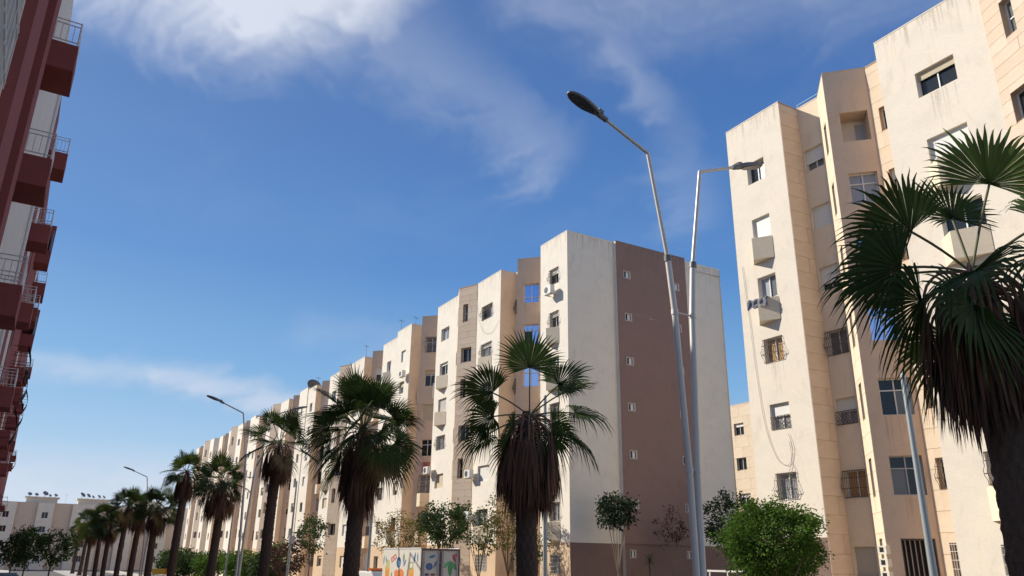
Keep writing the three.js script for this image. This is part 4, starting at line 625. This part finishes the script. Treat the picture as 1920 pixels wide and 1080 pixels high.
// ───────────────────────── air conditioners, laundry, dishes, aerials, cables ─────────────────────────
function aircon(label, x, y, z) {
  const g = thing('air_conditioner', label, 'air conditioner', [x, y, z], 0);   // hangs on a wall facing -x
  part(g, 'casing', box(-.32, 0, -.4, 0, .55, .4), M.acWhite); const f = new THREE.CylinderGeometry(.2, .2, .02, 20); f.rotateZ(Math.PI / 2); part(g, 'fan_grille', f, M.acDark, [-.325, .28, -.1]); part(g, 'bracket', merge([box(-.32, -.04, -.3, .2, 0, -.26), box(-.32, -.04, .26, .2, 0, .3)]), M.frameGrey);
}
aircon('air conditioner under the top window of the white corner bay', 25.6, 18.15, -39.35); aircon('air conditioner beside a closed shutter above the truck', 25.6, 7.55, -49.75); aircon('air conditioner just above the tree behind the truck', 25.6, 4.75, -49.75); aircon('air conditioner on the white bay above the dense bushy palm', 25.6, 17.3, -63.3); aircon('air conditioner on a white bay behind the slim tall palm', 25.6, 16.6, -134.4);
function cloth(label, w, h, mat, pos, turn, amp = .04, name = 'laundry') { const g = new THREE.PlaneGeometry(w, h, 14, 10), p = g.attributes.position; for (let i = 0; i < p.count; i++) { const x = p.getX(i), y = p.getY(i); p.setZ(i, Math.sin(x * 14 + y * 2) * amp * (.4 + (h / 2 - y) / h) + PN.noise(x * 5, y * 5, 3) * amp); } const back = g.clone(); back.translate(0, 0, -.012); g.computeVertexNormals(); back.computeVertexNormals(); const m = solo(name, merge([g, back]), mat, label, 'laundry', pos, turn); m.material.side = THREE.DoubleSide; return m; }
{ // towel bunched over the planter of the cream block
  const g = new THREE.PlaneGeometry(1.0, .62, 22, 14), p = g.attributes.position; for (let i = 0; i < p.count; i++) { const x = p.getX(i), y = p.getY(i) + .31, n = PN.noise(x * 6, y * 6, 2) * .06, t = y / .62; p.setXYZ(i, x + n, t > .5 ? .06 + n : -.36 * (.5 - t) * 2 + n * .5 + Math.sin(x * 17) * .03, (t > .5 ? -.30 * (t - .5) * 2 : .02) + n + Math.abs(Math.sin(x * 11)) * .04); } g.computeVertexNormals();
  const pl = dataTex(64, (u, v) => { const k = ((u * 16) % 1 < .45) !== ((v * 16) % 1 < .45); return k ? [70, 72, 86] : [150, 150, 160]; }); pl.repeat.set(1, .6);
  solo('towel', g, new THREE.MeshStandardMaterial({ map: pl, roughness: .95, side: THREE.DoubleSide }), 'dark checked towel draped over a planter box on the cream block', 'towel', [25.32, 13.02, -22.45], -Math.PI / 2 + .2);
}
const sheetM = lin(.62, .63, .64, .9);
cloth('pale sheets hanging from a recessed window above the bushy palm', .55, 1.3, sheetM, [26.62, 15.4, -58.6], -Math.PI / 4, .05); cloth('red garment hanging low beside the bushy palm trunk', .5, 1.3, lin(.42, .05, .04, .9), [25.72, 4.2, -64.2], -Math.PI / 2); cloth('blue garment drying on a low planter left of the bushy palm', .55, .7, lin(.10, .2, .36, .9), [25.55, 5.2, -74.2], -Math.PI / 2); cloth('dark red garment drying beside the blue garment', .4, .65, lin(.12, .02, .03, .9), [25.55, 5.2, -74.9], -Math.PI / 2);
function dish(label, x, y, z, r, az, el, grp) { const g = thing('satellite_dish', label, 'satellite dish', [x, y, z], az, grp), l = []; for (let i = 0; i <= 8; i++) { const t = i / 8; l.push(new THREE.Vector2(t * r, t * t * r * .28)); } const d = new THREE.LatheGeometry(l, 22); d.rotateX(Math.PI / 2 - el); d.translate(0, r * 1.3, 0); part(g, 'reflector', d, M.dish); part(g, 'mast', merge([bar([0, 0, -.05], [0, r * 1.3, -.05], .04, .04, 6), bar([-.3, 0, -.3], [0, r * .8, -.05], .025, .025, 5), bar([.3, 0, -.3], [0, r * .8, -.05], .025, .025, 5)]), M.frameGrey); const c = Math.cos(el), s = Math.sin(el); part(g, 'feed_arm', merge([bar([0, r * .5, r * .3], [0, r * 1.3 + s * r * .9, c * r * .9], .02, .02, 5), bar([0, r * 1.3 + s * r * .85, c * r * .85], [0, r * 1.3 + s * r, c * r], .06, .06, 6)]), M.frameGrey); }
M.dish = lin(.20, .19, .18, .6, .1);
const roofY = 21.35;
dish('large satellite dish on the roof corner above the slim tall palm', 26.9, roofY, -96.4, .9, 2.4, .9); dish('second satellite dish next to the large roof corner dish', 27.4, roofY, -98.6, .75, 2.7, .7); dish('small dish on the roof left of the pair of roof corner dishes', 26.8, roofY + .1, -117, .4, 2.5, .6); dish('rooftop dish of the block behind the two thin palms', 26.8, 21.75, -140, .45, 2.4, .6); dish('rooftop dish on the last block of the row', 27, 21.95, -156.5, .6, 2.4, .5);
[[-2.6, .55], [-1.4, .5], [.1, .75], [1.0, .4], [2.0, .5], [6.8, .8], [7.9, .7], [8.8, .5], [9.9, .6], [10.8, .55]].forEach(([x, r]) => dish('small dark dish on the roof rooms of the low far building', x, 12.75, -188.5, r * .75, .5 + x * .05, .7, 'dishes on the far building'));
function aerial(label, x, y, z, h) { const g = thing('tv_aerial', label, 'aerial', [x, y, z], .6); part(g, 'mast', bar([0, 0, 0], [0, h, 0], .014, .012, 6), M.iron); const l = [bar([-.4, h - .12, 0], [.4, h - .12, 0], .008, .008, 5)]; for (let i = 0; i < 6; i++) l.push(bar([-.36 + i * .14, h - .12, -.2], [-.36 + i * .14, h - .12, .2], .006, .006, 4)); part(g, 'elements', merge(l), M.iron); }
aerial('thin aerial above the bay over the bushy palm', 26.4, 21.5, -66.6, 2.1); aerial('thin aerial on the roof left of the bushy palm top', 26.4, 21.2, -76, 2.0); aerial('thin aerial on the roof above the air conditioned bay', 26.5, 21.5, -63.4, 1.6); aerial('thin aerial on the block roof behind the slim palm', 26.5, 21.2, -93, 1.8); aerial('thin aerial on the flat roof of the far building', 4, 11.5, -190, 2.2);
{ const g = thing('roof_rail', 'pale blue guard rail on the recessed roof of the cream block', 'railing', [27.6, 21.55, -20.95]); part(g, 'post', bar([0, 0, 0], [0, 1.2, 0], .025, .025, 6), M.bluePaint); part(g, 'post', bar([0, 0, 1.2], [0, 1.2, 1.2], .025, .025, 6), M.bluePaint); part(g, 'top_bar', bar([0, 1.2, -.02], [0, 1.2, 1.22], .025, .025, 6), M.bluePaint); }
{ const g = thing('fence', 'pale metal frame railing at the foot of the round green tree', 'railing', [20, GY, -20.9]); part(g, 'top_bar', box(-.03, 2.9, -.1, .03, 2.96, 2.6), M.rail); part(g, 'lower_bar', box(-.02, 1.4, 0, .02, 1.44, 2.5), M.rail); for (let i = 0; i <= 3; i++) part(g, 'post', box(-.02, 0, i * .83 - .02, .02, 2.9, i * .83 + .02), M.rail); }
{ const g = thing('sign_board', 'small yellow board with an orange edge among the far palm trunks', 'sign', [10.1, GY, -80], .2); part(g, 'board', box(-.6, 1.5, -.04, .5, 1.98, .04), lin(.62, .38, .03, .6)); part(g, 'edge', box(.5, 1.46, -.05, .62, 2.0, .05), lin(.55, .12, .03, .6)); for (const x of [-.45, .4]) part(g, 'post', box(x - .03, 0, -.03, x + .03, 1.5, .03), M.frameGrey); }
{ const g = thing('meter_boxes', 'stepped little white boxes on the lower corner of the cream block', 'meter boxes', [25.66, 0, -18.05]); for (let i = 0; i < 4; i++) { const m = part(g, 'box', box(-.16 + i * .0, 2.55 - i * .42, -.28, .06, 2.83 - i * .42, .06), M.white2); part(m, 'opening', box(-.165, 2.62 - i * .42, -.2, -.155, 2.78 - i * .42, -.04), M.dark); } }
const cable = (label, pts, r = .008) => solo('cable', tube(pts, r, 5, pts.length * 6), M.cable, label, 'cable');
cable('thin looped cable hanging down the white corner bay of the cream block', [[25.71, 15.0, -23.5], [25.71, 12.5, -23.35], [25.71, 9.5, -23.2], [25.71, 7.2, -22.9], [25.71, 6.1, -22.4], [25.71, 5.95, -21.95], [25.71, 6.3, -21.8], [25.71, 6.9, -21.85]]);
cable('short cable loop below the shuttered window of the corner bay', [[25.70, 7.2, -21.85], [25.70, 6.6, -21.7], [25.70, 6.0, -21.85], [25.70, 5.6, -21.98], [25.70, 5.4, -21.82], [25.70, 5.62, -21.66], [25.70, 6.0, -21.8]]);
cable('cable drooping below the grilled top window over the shaggy palm', [[25.8, 21.9, -50.1], [25.8, 19.2, -49.6], [25.8, 17.9, -48.6], [25.8, 17.7, -47.5], [25.8, 18.3, -46.45]]);
cable('slack cable crossing the white wall beside the black palm skirt', [[26.7, 6.9, -16.3], [25.6, 7.0, -15.5], [25.5, 7.5, -14.2], [25.5, 8.6, -13.2], [25.55, 9.6, -12.4]]);
[[14.2, -64.9], [8.3, -63.2], [17.1, -80.9], [11.3, -78.9], [14.2, -92.2], [8.4, -56.9], [17.0, -103.6]].forEach(([y, z]) => { const g = scene.getObjectByName('air_conditioner').clone(); g.name = numbered('air_conditioner'); g.position.set(25.6, y, z); tag(g, 'air conditioner on a white bay of the receding row of blocks', 'air conditioner', 'air conditioners along the row'); scene.add(g); });
[[26.35, 9.2, -59.2, .62], [26.4, 12.3, -87.3, .3], [26.4, 15.2, -60.4, .4], [26.4, 6.6, -87.3, .5]].forEach(([x, y, z, w], i) => cloth(['washing hung below a recessed window right of the bushy palm', 'washing hung high in the recess of the adjoining block', 'narrow cloth hung beside the pale sheets', 'washing hung low in the recess of the adjoining block'][i], w, .8, [lin(.35, .12, .1, .9), sheetM, lin(.15, .22, .4, .9), lin(.5, .42, .3, .9)][i], [x, y, z], -Math.PI / 4, .04));
renderer.render(scene, camera);
